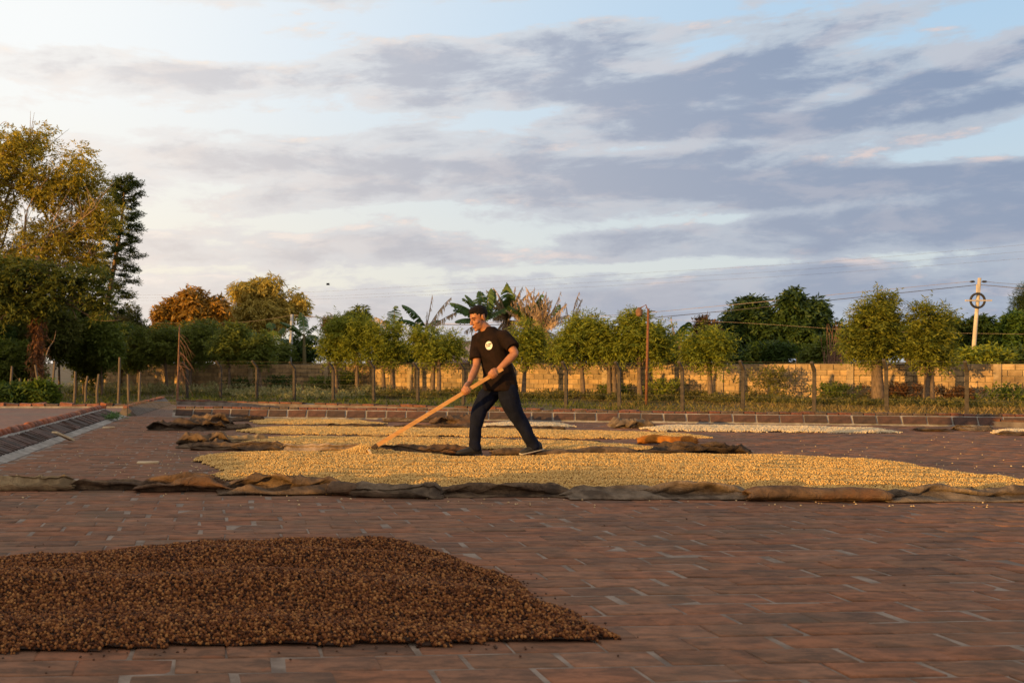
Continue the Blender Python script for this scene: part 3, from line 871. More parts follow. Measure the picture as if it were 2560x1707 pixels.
def sack(label, p0, p1, h, wd, mat, seed, lump=.5, turns=1.2, flap=.6, cat='sack', group=None, curve=0.0, name='burlap_sack', thin=1.0):
    """a length of sacking: below 1.35 turns a sheet thrown over itself with a ruffled front hem, above that a rolled bolster"""
    p0, p1 = Vector(p0), Vector(p1); L = (p1 - p0).length; d = (p1 - p0).normalized(); nrm_ = Vector((-d.y, d.x, 0))
    if nrm_.y > 0: nrm_ = -nrm_                                    # towards the camera
    nu = max(24, min(130, int(L / .014))); nv = 44
    V, UV, TOP = [], [], []
    S = seed * 7.13
    for i in range(nu + 1):
        u = i / nu; s_ = u * L
        nz = lambda fq, k: noise.noise((s_ * fq + S, k * 3.3, seed * 1.7))
        endf = min(1, .72 + u * 4, .72 + (1 - u) * 4)
        hh = h * endf * (1 + lump * .9 * nz(2.1, 1) + .20 * rdg(s_ * 2.6 + S, 2, seed) - .10)
        wr = wd * (1 + .30 * nz(2.4, 3))
        off = nrm_ * (.22 * h * nz(1.8, 4) + curve * math.sin(math.pi * u))
        lift = max(0, rdg(s_ * 2.4 + S, 5.5, seed) - .05) ** 1.5 * h * .75
        hem = flap * wd * (.25 + .8 * max(-.2, nz(3.4, 6)))
        for j in range(nv + 1):
            v = j / nv
            if turns < 1.35:
                if v < .38:
                    t = v / .38; a = -wr * 1.5 * (1 - t); z = .005 + hh * t ** .8
                elif v < .84:
                    t = (v - .38) / .46; a = (wr + hem) * t ** .85
                    z = hh * (1 - t ** 1.6) * (1 - .25 * math.sin(math.pi * t)) + lift * t ** 3
                else:
                    t = (v - .84) / .16; a = (wr + hem) * (1 - .45 * t); z = lift * (1 - t) ** 2 + .005
                cr = .30 * rdg(s_ * 6 + a * 5 + S, a * 9, seed) * rdg(s_ * 2.3 - a * 7, 3.1, S) + .14 * noise.noise((s_ * 17 + S, a * 26, seed))
                k_ = hh * (.20 + .35 * math.sin(math.pi * min(1, v * 1.15)))
                cr += .34 * max(0, rdg(s_ * 6.5 + a * 4 + S * 1.3, 1.7, seed)) ** 3 - .12
                z += cr * k_; a += cr * k_ * .5
            else:
                th = -.15 * math.pi + turns * 2 * math.pi * v; k_ = 1 - .40 * v
                cr = 1 + .13 * rdg(s_ * 4.5 + S, th * .9, seed * 2.3) + .05 * noise.noise((s_ * 16 + seed, th * 3.1, seed))
                a = wr * math.cos(th) * k_ * cr; z = hh / 2 * (1 + math.sin(th) * k_ * cr)
            if turns < 1.35 and .22 <= v <= .80: TOP.append((i, a, z, s_, off))
            e = (.06 * noise.noise((j * .35, seed, 2)) + .03 * noise.noise((j * 1.4, seed, 5))) * (1 if i in (0, nu) else 0)
            V.append(p0 + d * (s_ + e) + nrm_ * a + off + Vector((0, 0, max(.005, z))))
            UV.append((s_, v * wd * 5))
    Fc = [(i * (nv + 1) + j, i * (nv + 1) + j + 1, (i + 1) * (nv + 1) + j + 1, (i + 1) * (nv + 1) + j) for i in range(nu) for j in range(nv)]
    if TOP:                                                       # a second layer thrown over the first, its own hem showing
        row = {}
        for (i, a, z, s_, off) in TOP: row.setdefault(i, []).append((a, z, s_, off))
        ks = sorted(row); m0 = len(V); m_ = 14
        for i in ks:
            r_ = row[i]; s_ = r_[0][2]; end = max(.10, min(1.0, .55 + 1.1 * noise.noise((s_ * 1.5 + S, 8.8, seed)) + .10 * noise.noise((s_ * 8 + S, 1, 2))))
            for q in range(m_ + 1):
                t = q / m_ * min(1, end) * (len(r_) - 1); k0 = int(min(t, len(r_) - 2)); f_ = t - k0
                a = r_[k0][0] * (1 - f_) + r_[k0 + 1][0] * f_; z = r_[k0][1] * (1 - f_) + r_[k0 + 1][1] * f_
                lf = .010 + .012 * max(0, noise.noise((s_ * 5 + S, q * .4, 4))) + (.016 * max(0, noise.noise((s_ * 4 + S, 3, 9))) if q > m_ - 3 else 0)
                V.append(p0 + d * s_ + nrm_ * (a + lf * .9) + r_[0][3] + Vector((0, 0, max(.012, z + lf)))); UV.append((s_ + .3, q * .01))
        Fc += [(m0 + i * (m_ + 1) + j, m0 + i * (m_ + 1) + j + 1, m0 + (i + 1) * (m_ + 1) + j + 1, m0 + (i + 1) * (m_ + 1) + j) for i in range(len(ks) - 1) for j in range(m_)]
    c = (p0 + p1) / 2
    me = bpy.data.meshes.new(name); me.from_pydata([tuple(v - c) for v in V], [], Fc)
    uvl = me.uv_layers.new(name='UVMap')
    for lp in me.loops: uvl.data[lp.index].uv = UV[lp.vertex_index]
    for p in me.polygons: p.use_smooth = True
    o = link(name, me, mat); o.location = c
    sd_ = o.modifiers.new('cloth', 'SOLIDIFY'); sd_.thickness = .004; sd_.offset = 0
    return tag(o, label, cat, group)


def heap(label, pts, size, h, mat, seed, cat='sack', name='burlap_heap', group=None, nf=3.2):
    """a sack dropped in a heap: a sheet folded over itself several times, ruffled ridges with hollows beneath"""
    c = Vector(pts); nu, nv = (110, 46) if size[0] > .9 else (76, 46); V, UV = [], []; k_ = max(1.0, size[0] / .7) * (.55 if group else .8)
    for i in range(nu + 1):
        for j in range(nv + 1):
            u, v = i / nu, j / nv
            fold = math.sin(v * nf * math.pi + 1.6 * noise.noise((u * 2.2 * k_, seed, 0)) + seed)
            x = (u - .5) * size[0] + .07 * noise.noise((u * 3 * k_, v * 4, seed * 3.1))
            y = (v - .5) * size[1] * .75 + .42 * size[1] * .5 * math.cos(v * nf * math.pi + seed + 1.4 * noise.noise((u * 3 * k_, seed, 4))) + .04 * noise.noise((u * 4 * k_, seed, 9))
            env = min(1, .35 + 5 * k_ * u, .35 + 5 * k_ * (1 - u)) * min(1, 6 * v + .1, 6 * (1 - v) + .1)
            z = h * env * (.36 + .30 * fold + .40 * noise.noise((u * 4.2 * k_, v * 2.6, seed * 2.0)) + .30 * rdg(u * 5 * k_ + v * 3, v * 4, seed * 1.3) * rdg(u * 3 * k_ - v * 5, 2, seed) + .09 * rdg(u * 11 * k_ + v * 6, v * 9, seed) - .03)
            V.append(c + Vector((x, y, max(.006 + .002 * j % .008, z)))); UV.append((x, y))
    Fc = [(i * (nv + 1) + j, i * (nv + 1) + j + 1, (i + 1) * (nv + 1) + j + 1, (i + 1) * (nv + 1) + j) for i in range(nu) for j in range(nv)]
    me = bpy.data.meshes.new(name); me.from_pydata([tuple(v - c) for v in V], [], Fc)
    uvl = me.uv_layers.new(name='UVMap')
    for lp in me.loops: uvl.data[lp.index].uv = UV[lp.vertex_index]
    for p in me.polygons: p.use_smooth = True
    o = link(name, me, mat); o.location = c
    sd_ = o.modifiers.new('cloth', 'SOLIDIFY'); sd_.thickness = .004; sd_.offset = 0
    return tag(o, label, cat, group)


GR = 'burlap sacks laid end to end along the widest bean bed'
sack('light tan burlap sack lying flat, outermost of the long line of sacks', G(-90, 1228), G(184, 1225), 0.092, .07, M['burlap_tan'], 1, .15, 1.1, .3, group=GR)
heap('thin brown burlap sack linking the light tan sack to the rust stained one', G(272, 1223), (.66, .26), .085, M['burlap_brown'], 31, group=GR)
heap('rust stained burlap sack bulging beside the tip of the yellow bean bed', G(458, 1227), (.74, .34), .135, M['burlap_rust'], 44, group=GR)
heap('largest humped dark brown burlap sack with a long folded flap', G(702, 1229), (.98, .38), .145, M['burlap_brown'], 53, group=GR)
sack('knotted burlap sack with an upturned rolled end beside the humped sack', G(822, 1237), G(915, 1241), 0.104, .06, M['burlap_rust'], 5, .3, 1.5, .3, group=GR)
sack('smooth grey brown burlap sack lying next to the knotted one', G(880, 1240), G(1105, 1245), 0.080, .075, M['burlap_grey'], 6, .3, 1.3, .5, group=GR)
heap('dark grey burlap sack with loose creases in the long sack line', G(1258, 1239), (1.08, .27), .105, M['burlap_brown'], 61, group=GR)
heap('wide creased grey burlap sack overlapping the tightly rolled one', G(1650, 1242), (1.42, .30), .10, M['burlap_grey'], 72, group=GR)
sack('tightly rolled reddish brown burlap sack with a spiral end', G(1866, 1251), G(2222, 1254), 0.094, .07, M['burlap_rust'], 9, .12, 2.0, .2, group=GR)
heap('flat greyish burlap sack with a frayed seam at the line end', G(2420, 1247), (1.34, .32), .105, M['burlap_grey'], 85, group=GR)
# second line, behind the widest bed
heap('crumpled brown burlap heap with hollow folds beside a long flat sack', G(512, 1116), (.62, .55), .17, M['burlap_brown'], 3)
sack('narrow rolled burlap sack leading from the crumpled heap to the beans', G(548, 1107), G(668, 1104), 0.068, .055, M['burlap_tan'], 21, .15, 1.3, .2)
sack('long flat brown sack in front of the crumpled heap', G(480, 1124), G(712, 1126), 0.068, .08, M['burlap_brown'], 22, .3, 1.2, .6)
sack('pale beige burlap strip lying between two yellow bean beds', G(700, 1126), G(908, 1128), 0.056, .075, M['burlap_pale'], 23, .25, 1.15, .7)
sack('rust brown sack lying between the rake and the front shoe', G(940, 1136), G(1180, 1137), 0.080, .08, M['burlap_rust'], 24, .25, 1.2, .6)
sack('brown burlap sack behind the rear shoe, curled up at its end', G(1230, 1138), G(1592, 1139), 0.080, .08, M['burlap_brown'], 25, .5, 1.4, .5)
heap('dark bunched burlap sack at the end of the second line', G(1742, 1131), (1.05, .36), .115, M['burlap_dark'], 7)
sack('flat dark sack strip joining the curled sack to the bunched one', G(1575, 1139), G(1720, 1139), 0.040, .07, M['burlap_dark'], 26, .3, 1.1, .6)
ob = sack('orange bag folded on the floor between two bean beds', G(1596, 1109), G(1742, 1114), .10, .075, M['bag_orange'], 27, .4, 1.35, .1, cat='bag', name='orange_bag', curve=.04)
# third and fourth lines
heap('dark twisted burlap heap near the mesh screen', G(470, 1074), (1.15, .6), .17, M['burlap_dark'], 11)
heap('brown folded burlap sack piled behind the dark twisted heap', G(528, 1060), (.72, .5), .16, M['burlap_brown'], 13)
sack('thin burlap sack leading from the folded pile to the long bed', G(545, 1075), G(625, 1073), 0.068, .06, M['burlap_brown'], 31, .2, 1.3, .2)
sack('thin dark sack along the kerb beside the short bean bed', G(548, 1053), G(660, 1052), 0.056, .06, M['burlap_dark'], 32, .2, 1.3, .2)
sack('dark ruffled sack between the short bed and the long narrow bed', G(820, 1071), G(968, 1072), 0.060, .08, M['burlap_dark'], 33, .6, 1.2, .6)
sack('long flat dark sack lying behind the rake handle', G(985, 1073), G(1190, 1075), 0.048, .09, M['burlap_brown'], 34, .5, 1.2, .6)
heap('dark pointed burlap heap before the far kerb behind the rake', G(1145, 1061), (.85, .5), .17, M['burlap_rust'], 17)
sack('pale rolled sack along the foot of the far kerb', G(960, 1054), G(1090, 1055), 0.048, .06, M['burlap_grey'], 35, .15, 1.3, .2)
sack('thin brown sack in front of the shortest pale bean bed', G(1215, 1074), G(1410, 1075), 0.044, .08, M['burlap_brown'], 36, .5, 1.2, .6)
heap('grey brown burlap heap touching the longest pale bed', G(1578, 1069), (.6, .45), .16, M['burlap_grey'], 19)
sack('flat brown sack lying alone on the floor by the far kerb', G(2290, 1077), G(2372, 1078), 0.032, .10, M['burlap_brown'], 37, .5, 1.1, .8)
sack('rolled grey sack leading to the end bed of pale beans', G(2385, 1076), G(2478, 1077), 0.056, .07, M['burlap_grey'], 38, .3, 1.3, .4)
sack('flat brown sack in front of the end bed of pale beans', G(2500, 1087), G(2620, 1088), 0.028, .09, M['burlap_brown'], 39, .4, 1.1, .8)
sack('narrow brown sacking strip behind the man between two beds', G(860, 1101), G(1010, 1101), 0.048, .07, M['burlap_tan'], 40, .4, 1.2, .5)
sack('thin dark sacking strip leading to the orange bag', G(1050, 1104), G(1500, 1108), 0.024, .09, M['burlap_dark'], 41, .6, 1.1, .8)

# small things on the floor
b = MB(); q0, q1 = P(136, 1086, 12.0), G(180, 1104); q0.z = max(q0.z, .12)
dv = (q1 - q0).normalized(); sdw = dv.cross(Vector((0, 0, 1))).normalized()
Rm = Matrix((dv, sdw, dv.cross(sdw))).transposed()
b.box((q0 + q1) / 2 + Vector((0, 0, .02)), ((q1 - q0).length, .075, .022), Rm, .002)
solo('wooden_plank', b, M['plank'], 'short pale wooden plank leaning on the sloped kerb', 'plank')
b = MB(); b.box(G(370, 1158) + Vector((0, 0, .009)), (.205, .1, .018), None, .003)
solo('loose_tile', b, M['plank'], 'pale flat tile lying alone on the brick floor', 'tile')
b = MB(); b.box(G(272, 1070) + Vector((0, 0, .012)), (.18, .05, .02), Matrix.Rotation(.1, 3, 'Z'), .003)
solo('wood_scrap', b, M['plank'], 'small wood scrap on the floor near the green weed', 'wood')

# ------------------------------------------------------------------ block wall
WA = Vector((-1.33, 55.0, 0)); WD = Vector((27.3, -17.0, 0)).normalized(); WC = Vector((WD.y, -WD.x, 0))   # along; towards camera
ZB = Vector((0, 0, 1))


def wall_s(px):
    k = (px - PX0) / F
    return (55 * k + 1.33) / (WD.x - WD.y * k)


def wall_at(px, off=0.0):
    q = WA + WD * wall_s(px)
    # step towards the camera along the line of sight so the pixel column stays
    v = Vector((q.x, q.y, 0)).normalized()
    return q - v * off


CH, BLK, WB = .225, .455, -.62
wl = thing('block_wall', 'long boundary wall of weathered concrete blocks catching golden light', 'wall', tuple(WA + WD * 14 + ZB * WB))
rw = random.Random(5)
b = MB(); b.box(WA + WD * 14 + ZB * (WB + .80) - WC * .02, (53.6, .10, 1.56), Matrix((WD, -WC, ZB)).transposed()); b.build('mortar_core', M['blockjoint'], wl)
BC = [(.36, .27, .165), (.41, .31, .19), (.31, .24, .15), (.45, .335, .20), (.26, .205, .135)]
meshes = []
Rw = Matrix((WD, -WC, ZB)).transposed()
for k in range(16):
    m_ = MB(); m_.box((0, 0, 0), (BLK - .022, .10, CH - .024), Rw, .004, BC[k % 5]); me = m_.mesh('block', (0, 0, 0), False, True); me.materials.append(M['block']); meshes.append(me)
cand = []
for r in range(7):
    s_ = -12.8 + (BLK / 2 if r % 2 else 0)
    while s_ < 40.6:
        cand.append((s_, r)); s_ += BLK
vis = [(s_, r) for (s_, r) in cand if s_ < wall_s(2575)]
vis.sort(key=lambda t: -t[0] + rw.random() * .1)
singles = set(vis[:300])
mj = MB()
for (s_, r) in cand:
    p = WA + WD * s_ + WC * (.012 + rw.uniform(0, .012)) + ZB * (WB + .02 + CH * (r + .5))
    if (s_, r) in singles:
        o = link('block', meshes[rw.randrange(16)], None, wl); o.location = p - wl.location
    else:
        c_ = BC[rw.randrange(5)]; q = rw.uniform(.85, 1.12); mj.box(p, (BLK - .022, .10, CH - .024), Rw, .004, tuple(v * q for v in c_))
o = mj.build('block_courses', M['block'], wl, col=True); tag(o, kind='stuff')
for k in range(11):
    b = MB(); b.box(WA + WD * (33.3 - 4.8 * k + 4.8) + WC * .075 + ZB * (WB + .80), (.24, .12, 1.60), Rw, .006, (.36, .30, .22)); b.build('pillar', M['block'], wl, col=True)
b = MB()
for k in range(27):
    b.box(WA + WD * (-12 + k * 2.0) + WC * .005 + ZB * (WB + 1.595 + rw.uniform(-.006, .006)), (2.0, .13, .03), Rw, .004, (.24, .20, .15))
b.build('coping', M['block'], wl, col=True)

# ------------------------------------------------------------------ fence with cranked concrete posts
FA = Vector((-1.0, 46.5, 0)); FD = Vector((22.15, -15.8, 0)).normalized(); FC = Vector((FD.y, -FD.x, 0))


def fence_at(px):
    k = (px - PX0) / F
    s_ = (46.5 * k + 1.0) / (FD.x - FD.y * k)
    q = FA + FD * s_; return Vector((q.x, q.y, gz(q.x, q.y)))


FP = [470, 553, 641, 737, 834, 932, 1043, 1161, 1285, 1414, 1552, 1703, 1858, 2032, 2217, 2415, 2632]
fn = thing('wire_fence', 'wire fence on cranked concrete posts before the block wall', 'fence', tuple(fence_at(1414)))
tops = []
for px in FP:
    q = fence_at(px) + Vector((rw.uniform(-.05, .05), 0, 0)); ln = Vector((rw.uniform(-.02, .02), rw.uniform(-.02, .02), 0)); h_ = rw.uniform(1.45, 1.53)
    b = MB(); t0 = q + ln + ZB * h_
    tip_ = t0 + FC * .27 + Vector((-.06, 0, 0)) + ZB * .33
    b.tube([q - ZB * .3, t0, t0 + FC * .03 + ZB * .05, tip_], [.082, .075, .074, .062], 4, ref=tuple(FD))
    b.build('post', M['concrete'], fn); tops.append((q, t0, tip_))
for lv in range(9):
    b = MB(); pts = []
    for (q, t0, tip_) in tops:
        if lv < 7: p = q + (t0 - q) * (.12 + lv * .145) + FC * .085
        else: p = t0 + (tip_ - t0) * (.45 + .5 * (lv - 7)) + FC * .07
        if pts: pts.append((pts[-1] + p) / 2 - ZB * rw.uniform(.0, .03))
        pts.append(p)
    b.tube(pts, .0042, 4); b.build('wire', M['metal'], fn)

# leaning wooden posts of the old fence beyond the side patio
wf = thing('wooden_post_fence', 'old fence of crooked wooden posts in the weeds under the trees', 'fence', tuple(P(180, 1012, 42)))
WP = [(22, 30, 915, 1000), (47, 50, 945, 1005), (68, 72, 948, 1000), (104, 88, 912, 985), (129, 137, 903, 1013), (184, 188, 928, 1013), (214, 219, 940, 990), (243, 247, 935, 1013), (295, 299, 893, 1010), (322, 320, 935, 1000), (347, 350, 930, 1003)]
tp = []
for (xb, xt, yt, yb) in WP:
    q = P(xb, yb + 8, 42); t0 = P(xt, yt, 42); b = MB(); md = (q + t0) / 2 + Vector((rw.uniform(-.05, .05), 0, 0))
    b.tube([q - ZB * .2, md, t0], [.062, .058, .048], 7); b.build('post', M['wood'], wf); tp.append((q, t0))
for lv in (.3, .6, .88):
    b = MB(); b.tube([q + (t0 - q) * lv for (q, t0) in tp], .005, 4); b.build('wire', M['metal'], wf)


# ------------------------------------------------------------------ foliage
def leaves(rng, O, A, spray, k, L, Wd, droop, colA, colB, clump=None):
    """pinnate sprays: k leaflet pairs along each spray axis; every leaflet a folded quad with its own colour"""
    m = len(O); up = np.tile([0., 0, 1], (m, 1)) + rng.normal(0, .35, (m, 3))
    S = np.cross(A, up); S /= np.linalg.norm(S, axis=1, keepdims=True) + 1e-9
    base, dirs, side, ci = [], [], [], []
    cl = rng.random(m) if clump is None else clump
    for j in range(k):
        t = (j + .6) / k
        for sg in (-1, 1):
            p = O + A * (spray * t)[:, None] + np.c_[np.zeros(m), np.zeros(m), -droop * spray * t * t * .6]
            d = A * .55 + S * sg * .8 + rng.normal(0, .28, (m, 3)); d[:, 2] -= droop * .7
            base.append(p); dirs.append(d); ci.append(cl)
    base = np.concatenate(base); dirs = np.concatenate(dirs); ci = np.concatenate(ci)
    dirs /= np.linalg.norm(dirs, axis=1, keepdims=True) + 1e-9
    n = len(base)
    T = np.cross(dirs, rng.normal(0, 1, (n, 3)) * .55 + [0, 0, 1.0]); T /= np.linalg.norm(T, axis=1, keepdims=True) + 1e-9
    l = L * rng.uniform(.7, 1.3, n)[:, None]; wv = Wd * rng.uniform(.75, 1.25, n)[:, None]
    mid = base + dirs * l * .45; mid[:, 2] -= .10 * l[:, 0]
    V = np.stack([base, mid + T * wv * .5, base + dirs * l, mid - T * wv * .5], 1).reshape(-1, 3)
    tcol = np.clip(ci * .65 + rng.random(n) * .45 - .05, 0, 1)[:, None]
    c = np.array(colA) * (1 - tcol) + np.array(colB) * tcol
    c = c * rng.uniform(.8, 1.2, (n, 1))
    return V, np.repeat(c, 4, 0)


def crown_pts(rng, ells, n, nb=14, sub=.42, shell=.45, gaps=.0, seed=0):
    """points in clumps filling the ellipsoids; returns origin, outward axis, clump tone"""
    O, A, Cc, cen = [], [], [], []
    vol = np.array([e[1][0] * e[1][1] * e[1][2] for e in ells]) ** .75; vol = vol / vol.sum()
    for e, f in zip(ells, vol):
        c, r = np.array(e[0]), np.array(e[1]); k = max(4, int(nb * (.5 + f * len(ells) * .5)))
        d = rng.normal(0, 1, (k, 3)); d /= np.linalg.norm(d, axis=1, keepdims=True)
        bc = c + d * r * (rng.uniform(.25, 1 - sub * .75, (k, 1)))
        br = r * rng.uniform(sub * .7, sub * 1.25, (k, 1)); tone = rng.random(k)
        m = max(6, int(n * f / k))
        for q in range(k):
            dd = rng.normal(0, 1, (m, 3)); dd /= np.linalg.norm(dd, axis=1, keepdims=True)
            rad = shell + (1 - shell) * rng.random((m, 1)) ** .6
            rad = rad * rng.uniform(.75, 1.12, (m, 1))
            O.append(bc[q] + dd * br[q] * rad); A.append(dd); Cc.append(np.full(m, tone[q]) * .6 + rng.random(m) * .4); cen.append(bc[q])
    O, A, Cc = np.concatenate(O), np.concatenate(A), np.concatenate(Cc)
    if gaps:
        kp = vn(O * 1.6, seed + 31) > -1 + gaps * 1.1
        O, A, Cc = O[kp], A[kp], Cc[kp]
    return O, A, Cc, cen


def bez(p0, p1, p2, n=7):
    return [p0 * (1 - t) ** 2 + p1 * 2 * t * (1 - t) + p2 * t * t for t in [i / n for i in range(n + 1)]]


def tree(name, label, base, trunks, ells, n=900, k=4, L=.16, Wd=.05, spray=.32, droop=.5, colA=(.05, .085, .02), colB=(.13, .15, .03), seed=1, cat='tree', group=None,
         bark='bark', tr=.09, nb=14, sub=.42, shell=.45, gaps=0., limbs=8, leaf='leaf', updir=.25, limb_r=.5):
    """trunks: list of base points (one per stem); ells: crown ellipsoids (centre, radii)"""
    rg = np.random.default_rng(seed); rr = random.Random(seed)
    base = Vector(base)
    root = thing(name, label, cat, tuple(base), group)
    O, A, Cc, cen = crown_pts(rg, ells, n, nb, sub, shell, gaps, seed)
    A = A + rg.normal(0, .4, A.shape) + np.array([0, 0, updir]); A[:, 2] -= droop * .35
    A /= np.linalg.norm(A, axis=1, keepdims=True)
    V, c = leaves(rg, O, A, spray * rg.uniform(.7, 1.3, len(O)), k, L, Wd, droop, colA, colB, Cc)
    V = V - np.array(base)
    Q_ = np.arange(len(V)).reshape(-1, 4)
    link('crown', mesh_np('crown', V, Q_, c), M[leaf], root)
    mb = MB(); main = Vector(ells[0][0])
    for ti, tb in enumerate(trunks):
        tb = Vector(tb); top = main.lerp(Vector((tb.x, tb.y, main.z)), .35) if len(trunks) == 1 else main.lerp(Vector((tb.x, tb.y, main.z)), .7)
        path = bez(tb - ZB * .25, tb.lerp(top, .5) + Vector((rr.uniform(-.12, .12), rr.uniform(-.1, .1), 0)) * (top - tb).length * .4, top, 8)
        mb.tube(path, [tr * (1.25 - .75 * i / 8) for i in range(9)], 8)
        fork = path[5]
        for q in range(limbs // len(trunks) + 1):
            c_ = Vector(cen[rr.randrange(len(cen))])
            s0 = path[rr.randrange(4, 9)]
            mb.tube(bez(s0, s0.lerp(c_, .5) + ZB * .18 * (c_ - s0).length, c_, 5), [tr * limb_r * (1 - .15 * i) for i in range(6)], 5)
    mb.build('trunk', M[bark], root, smooth=True)
    return root


def E(cx, cy, rx, ry, Y, dep=None):
    c = P(cx, cy, Y); a = rx / F * Y; b_ = ry / F * Y
    return ((c.x, c.y, c.z), (a, dep or (a + b_) * .5, b_))


def gp(px, Y):
    x = (px - PX0) / F * Y; return Vector((x, Y, gz(x, Y)))


YG = ((.105, .145, .02), (.31, .325, .045)); DG = ((.024, .05, .013), (.065, .105, .024)); MG = ((.065, .10, .02), (.155, .18, .034))
GT = 'small pruned trees planted along the block wall'
SMALL = [  # trunk pixels, crown ellipses, label
    ([844], [(838, 845, 46, 60), (846, 880, 40, 30)], 'pruned tree with a thin single trunk beside the banana plant near the zinc roof'),
    ([893], [(888, 835, 40, 52), (893, 878, 34, 30)], 'narrow pruned tree standing between the thin trunk tree and the twin stemmed pair'),
    ([961, 982], [(958, 855, 46, 52), (985, 880, 34, 36)], 'pruned tree on two thick reddish stems close together'),
    ([1079, 1096], [(1090, 862, 60, 44), (1070, 885, 38, 28), (1120, 880, 38, 28)], 'round pruned tree on two bare upright stems, right by the pink house'),
    ([1306], [(1314, 868, 44, 50), (1318, 830, 24, 26)], 'round pruned tree in front of the dried banana leaves behind the man'),
    ([1458], [(1440, 860, 58, 52), (1458, 818, 36, 34), (1410, 875, 26, 32)], 'broad pruned tree with a leaning trunk beyond the dried banana plants'),
    ([1524, 1540], [(1515, 860, 46, 42), (1500, 835, 28, 30)], 'pruned tree on two slanting stems beside the broad leaning tree'),
    ([1601], [(1600, 840, 66, 56), (1640, 865, 34, 40), (1580, 800, 40, 28)], 'tall leafy pruned tree shading the rusty lamp pole'),
    ([1779], [(1775, 860, 58, 44), (1780, 895, 36, 24)], 'loose pruned tree with a single crooked trunk against the brightest wall'),
    ([2198], [(2185, 810, 48, 62), (2195, 870, 58, 36), (2140, 855, 34, 40), (2205, 762, 28, 34)], 'largest pruned tree with a thick pale trunk by the wall pillar'),
    ([2312, 2328], [(2325, 855, 38, 50), (2332, 892, 38, 22), (2308, 790, 18, 42), (2350, 800, 17, 40)], 'pruned tree on twin trunks with feathery upright tips, by the thick trunk tree'),
]
for i, (tx, el, lb) in enumerate(SMALL):
    q0 = wall_at(tx[0], 2.2); Y = q0.y
    tbs = []
    for t_ in tx:
        q = wall_at(t_, 2.2 + rw.uniform(-.2, .2)); tbs.append(Vector((q.x, q.y, gz(q.x, q.y))))
    el = el + [(el[0][0] + rw.choice((-1, 1)) * el[0][2] * rw.uniform(.5, .85), el[0][1] + el[0][3] * rw.uniform(-.8, .75), el[0][2] * rw.uniform(.28, .45), el[0][3] * rw.uniform(.3, .5)) for _ in range(4)]
    big_ = sum(e[2] * e[3] for e in el)
    tree('pruned_tree', lb, tbs[0], tbs, [E(e[0], e[1], e[2] * 1.1, e[3], Y) for e in el], int(big_ * .20), 5, .17, .048, .52, .42, *(YG if i < 9 else ((.09, .12, .018), (.26, .26, .04))), 100 + i, 'tree', GT, tr=.10 if i != 9 else .2, limbs=10, shell=.3, sub=.30, gaps=.26, nb=18, updir=.5)

# dense young trees in the shade
GS = 'bushy young trees growing in front of the shaded wall'
SHADE = [([420], [(410, 850, 62, 52), (380, 880, 40, 30)], 'dark bushy tree beside the thin leaning wooden pole'),
         ([475], [(490, 850, 58, 58), (480, 890, 44, 28)], 'bushy tree between the thin wooden pole and the slanted trunk'),
         ([572], [(570, 870, 62, 44), (590, 840, 44, 36)], 'wide bushy olive tree hanging over the shaded wall'),
         ([655], [(645, 880, 52, 38), (662, 855, 30, 28)], 'low bushy tree beside the zinc roofed shed'),
         ([345], [(350, 860, 50, 60), (330, 890, 44, 36)], 'dark green bushy tree close to the tall conifer')]
for i, (tx, el, lb) in enumerate(SHADE):
    q0 = wall_at(tx[0], 2.6); Y = q0.y; tb = Vector((q0.x, q0.y, gz(q0.x, q0.y)))
    tree('bushy_tree', lb, tb, [tb], [E(*e, Y) for e in el], int(sum(e[2] * e[3] for e in el) * .2), 4, .22, .065, .38, .5, (.075, .11, .022), (.18, .20, .04), 200 + i, 'tree', GS, tr=.08, limbs=10, shell=.3, gaps=.1)

# bigger trees beyond the wall
tree('mango_tree', 'dense round mango tree with orange lit new leaves beyond the wall', gp(480, 78), [gp(480, 78)], [E(475, 800, 92, 62, 78), E(470, 750, 56, 34, 78), E(425, 790, 54, 50, 78), E(540, 790, 50, 54, 78)],
     4200, 3, .42, .15, .5, .9, (.17, .11, .018), (.44, .22, .03), 301, bark='bark', tr=.25, nb=22, sub=.3, shell=.6, leaf='waxleaf')
tree('eucalyptus_tree', 'tall airy pale yellow eucalyptus with slender trunks beyond the wall', gp(650, 82), [gp(640, 82), gp(672, 82)], [E(650, 780, 62, 62, 82), E(615, 725, 42, 34, 82), E(665, 715, 42, 30, 82), E(690, 770, 44, 60, 82), E(745, 752, 26, 34, 82), E(600, 800, 34, 50, 82)],
     3000, 4, .42, .10, .6, 1.0, (.28, .23, .06), (.56, .44, .11), 302, bark='palebark', tr=.16, nb=22, sub=.3, shell=.35, gaps=.22, limbs=26)
tree('acacia_tree', 'small far flat topped brownish tree by a thin pale pole', gp(826, 90), [gp(826, 90)], [E(826, 808, 28, 16, 90), E(830, 830, 20, 20, 90)], 420, 3, .3, .1, .4, .4, (.12, .08, .03), (.2, .13, .05), 303, tr=.1)
tree('round_topped_tree', 'green round topped tree rising behind the pruned trees by the banana plants', gp(895, 68), [gp(895, 68)], [E(890, 800, 40, 34, 68), E(912, 815, 28, 30, 68), E(870, 830, 40, 40, 68)], 1500, 3, .3, .11, .4, .7, (.06, .085, .02), (.13, .15, .035), 304, tr=.16, nb=18, sub=.35)
GM = 'dark mango trees beyond the lit wall'
tree('dark_mango_tree', 'dark mango tree with a lower squarer crown beyond the wall', gp(1870, 62), [gp(1870, 62)], [E(1870, 820, 72, 70, 62), E(1880, 765, 46, 30, 62), E(1840, 850, 60, 50, 62)], 4200, 3, .34, .12, .42, .8, *DG, 311, 'tree', GM, tr=.22, nb=26, sub=.3, shell=.55, leaf='waxleaf')
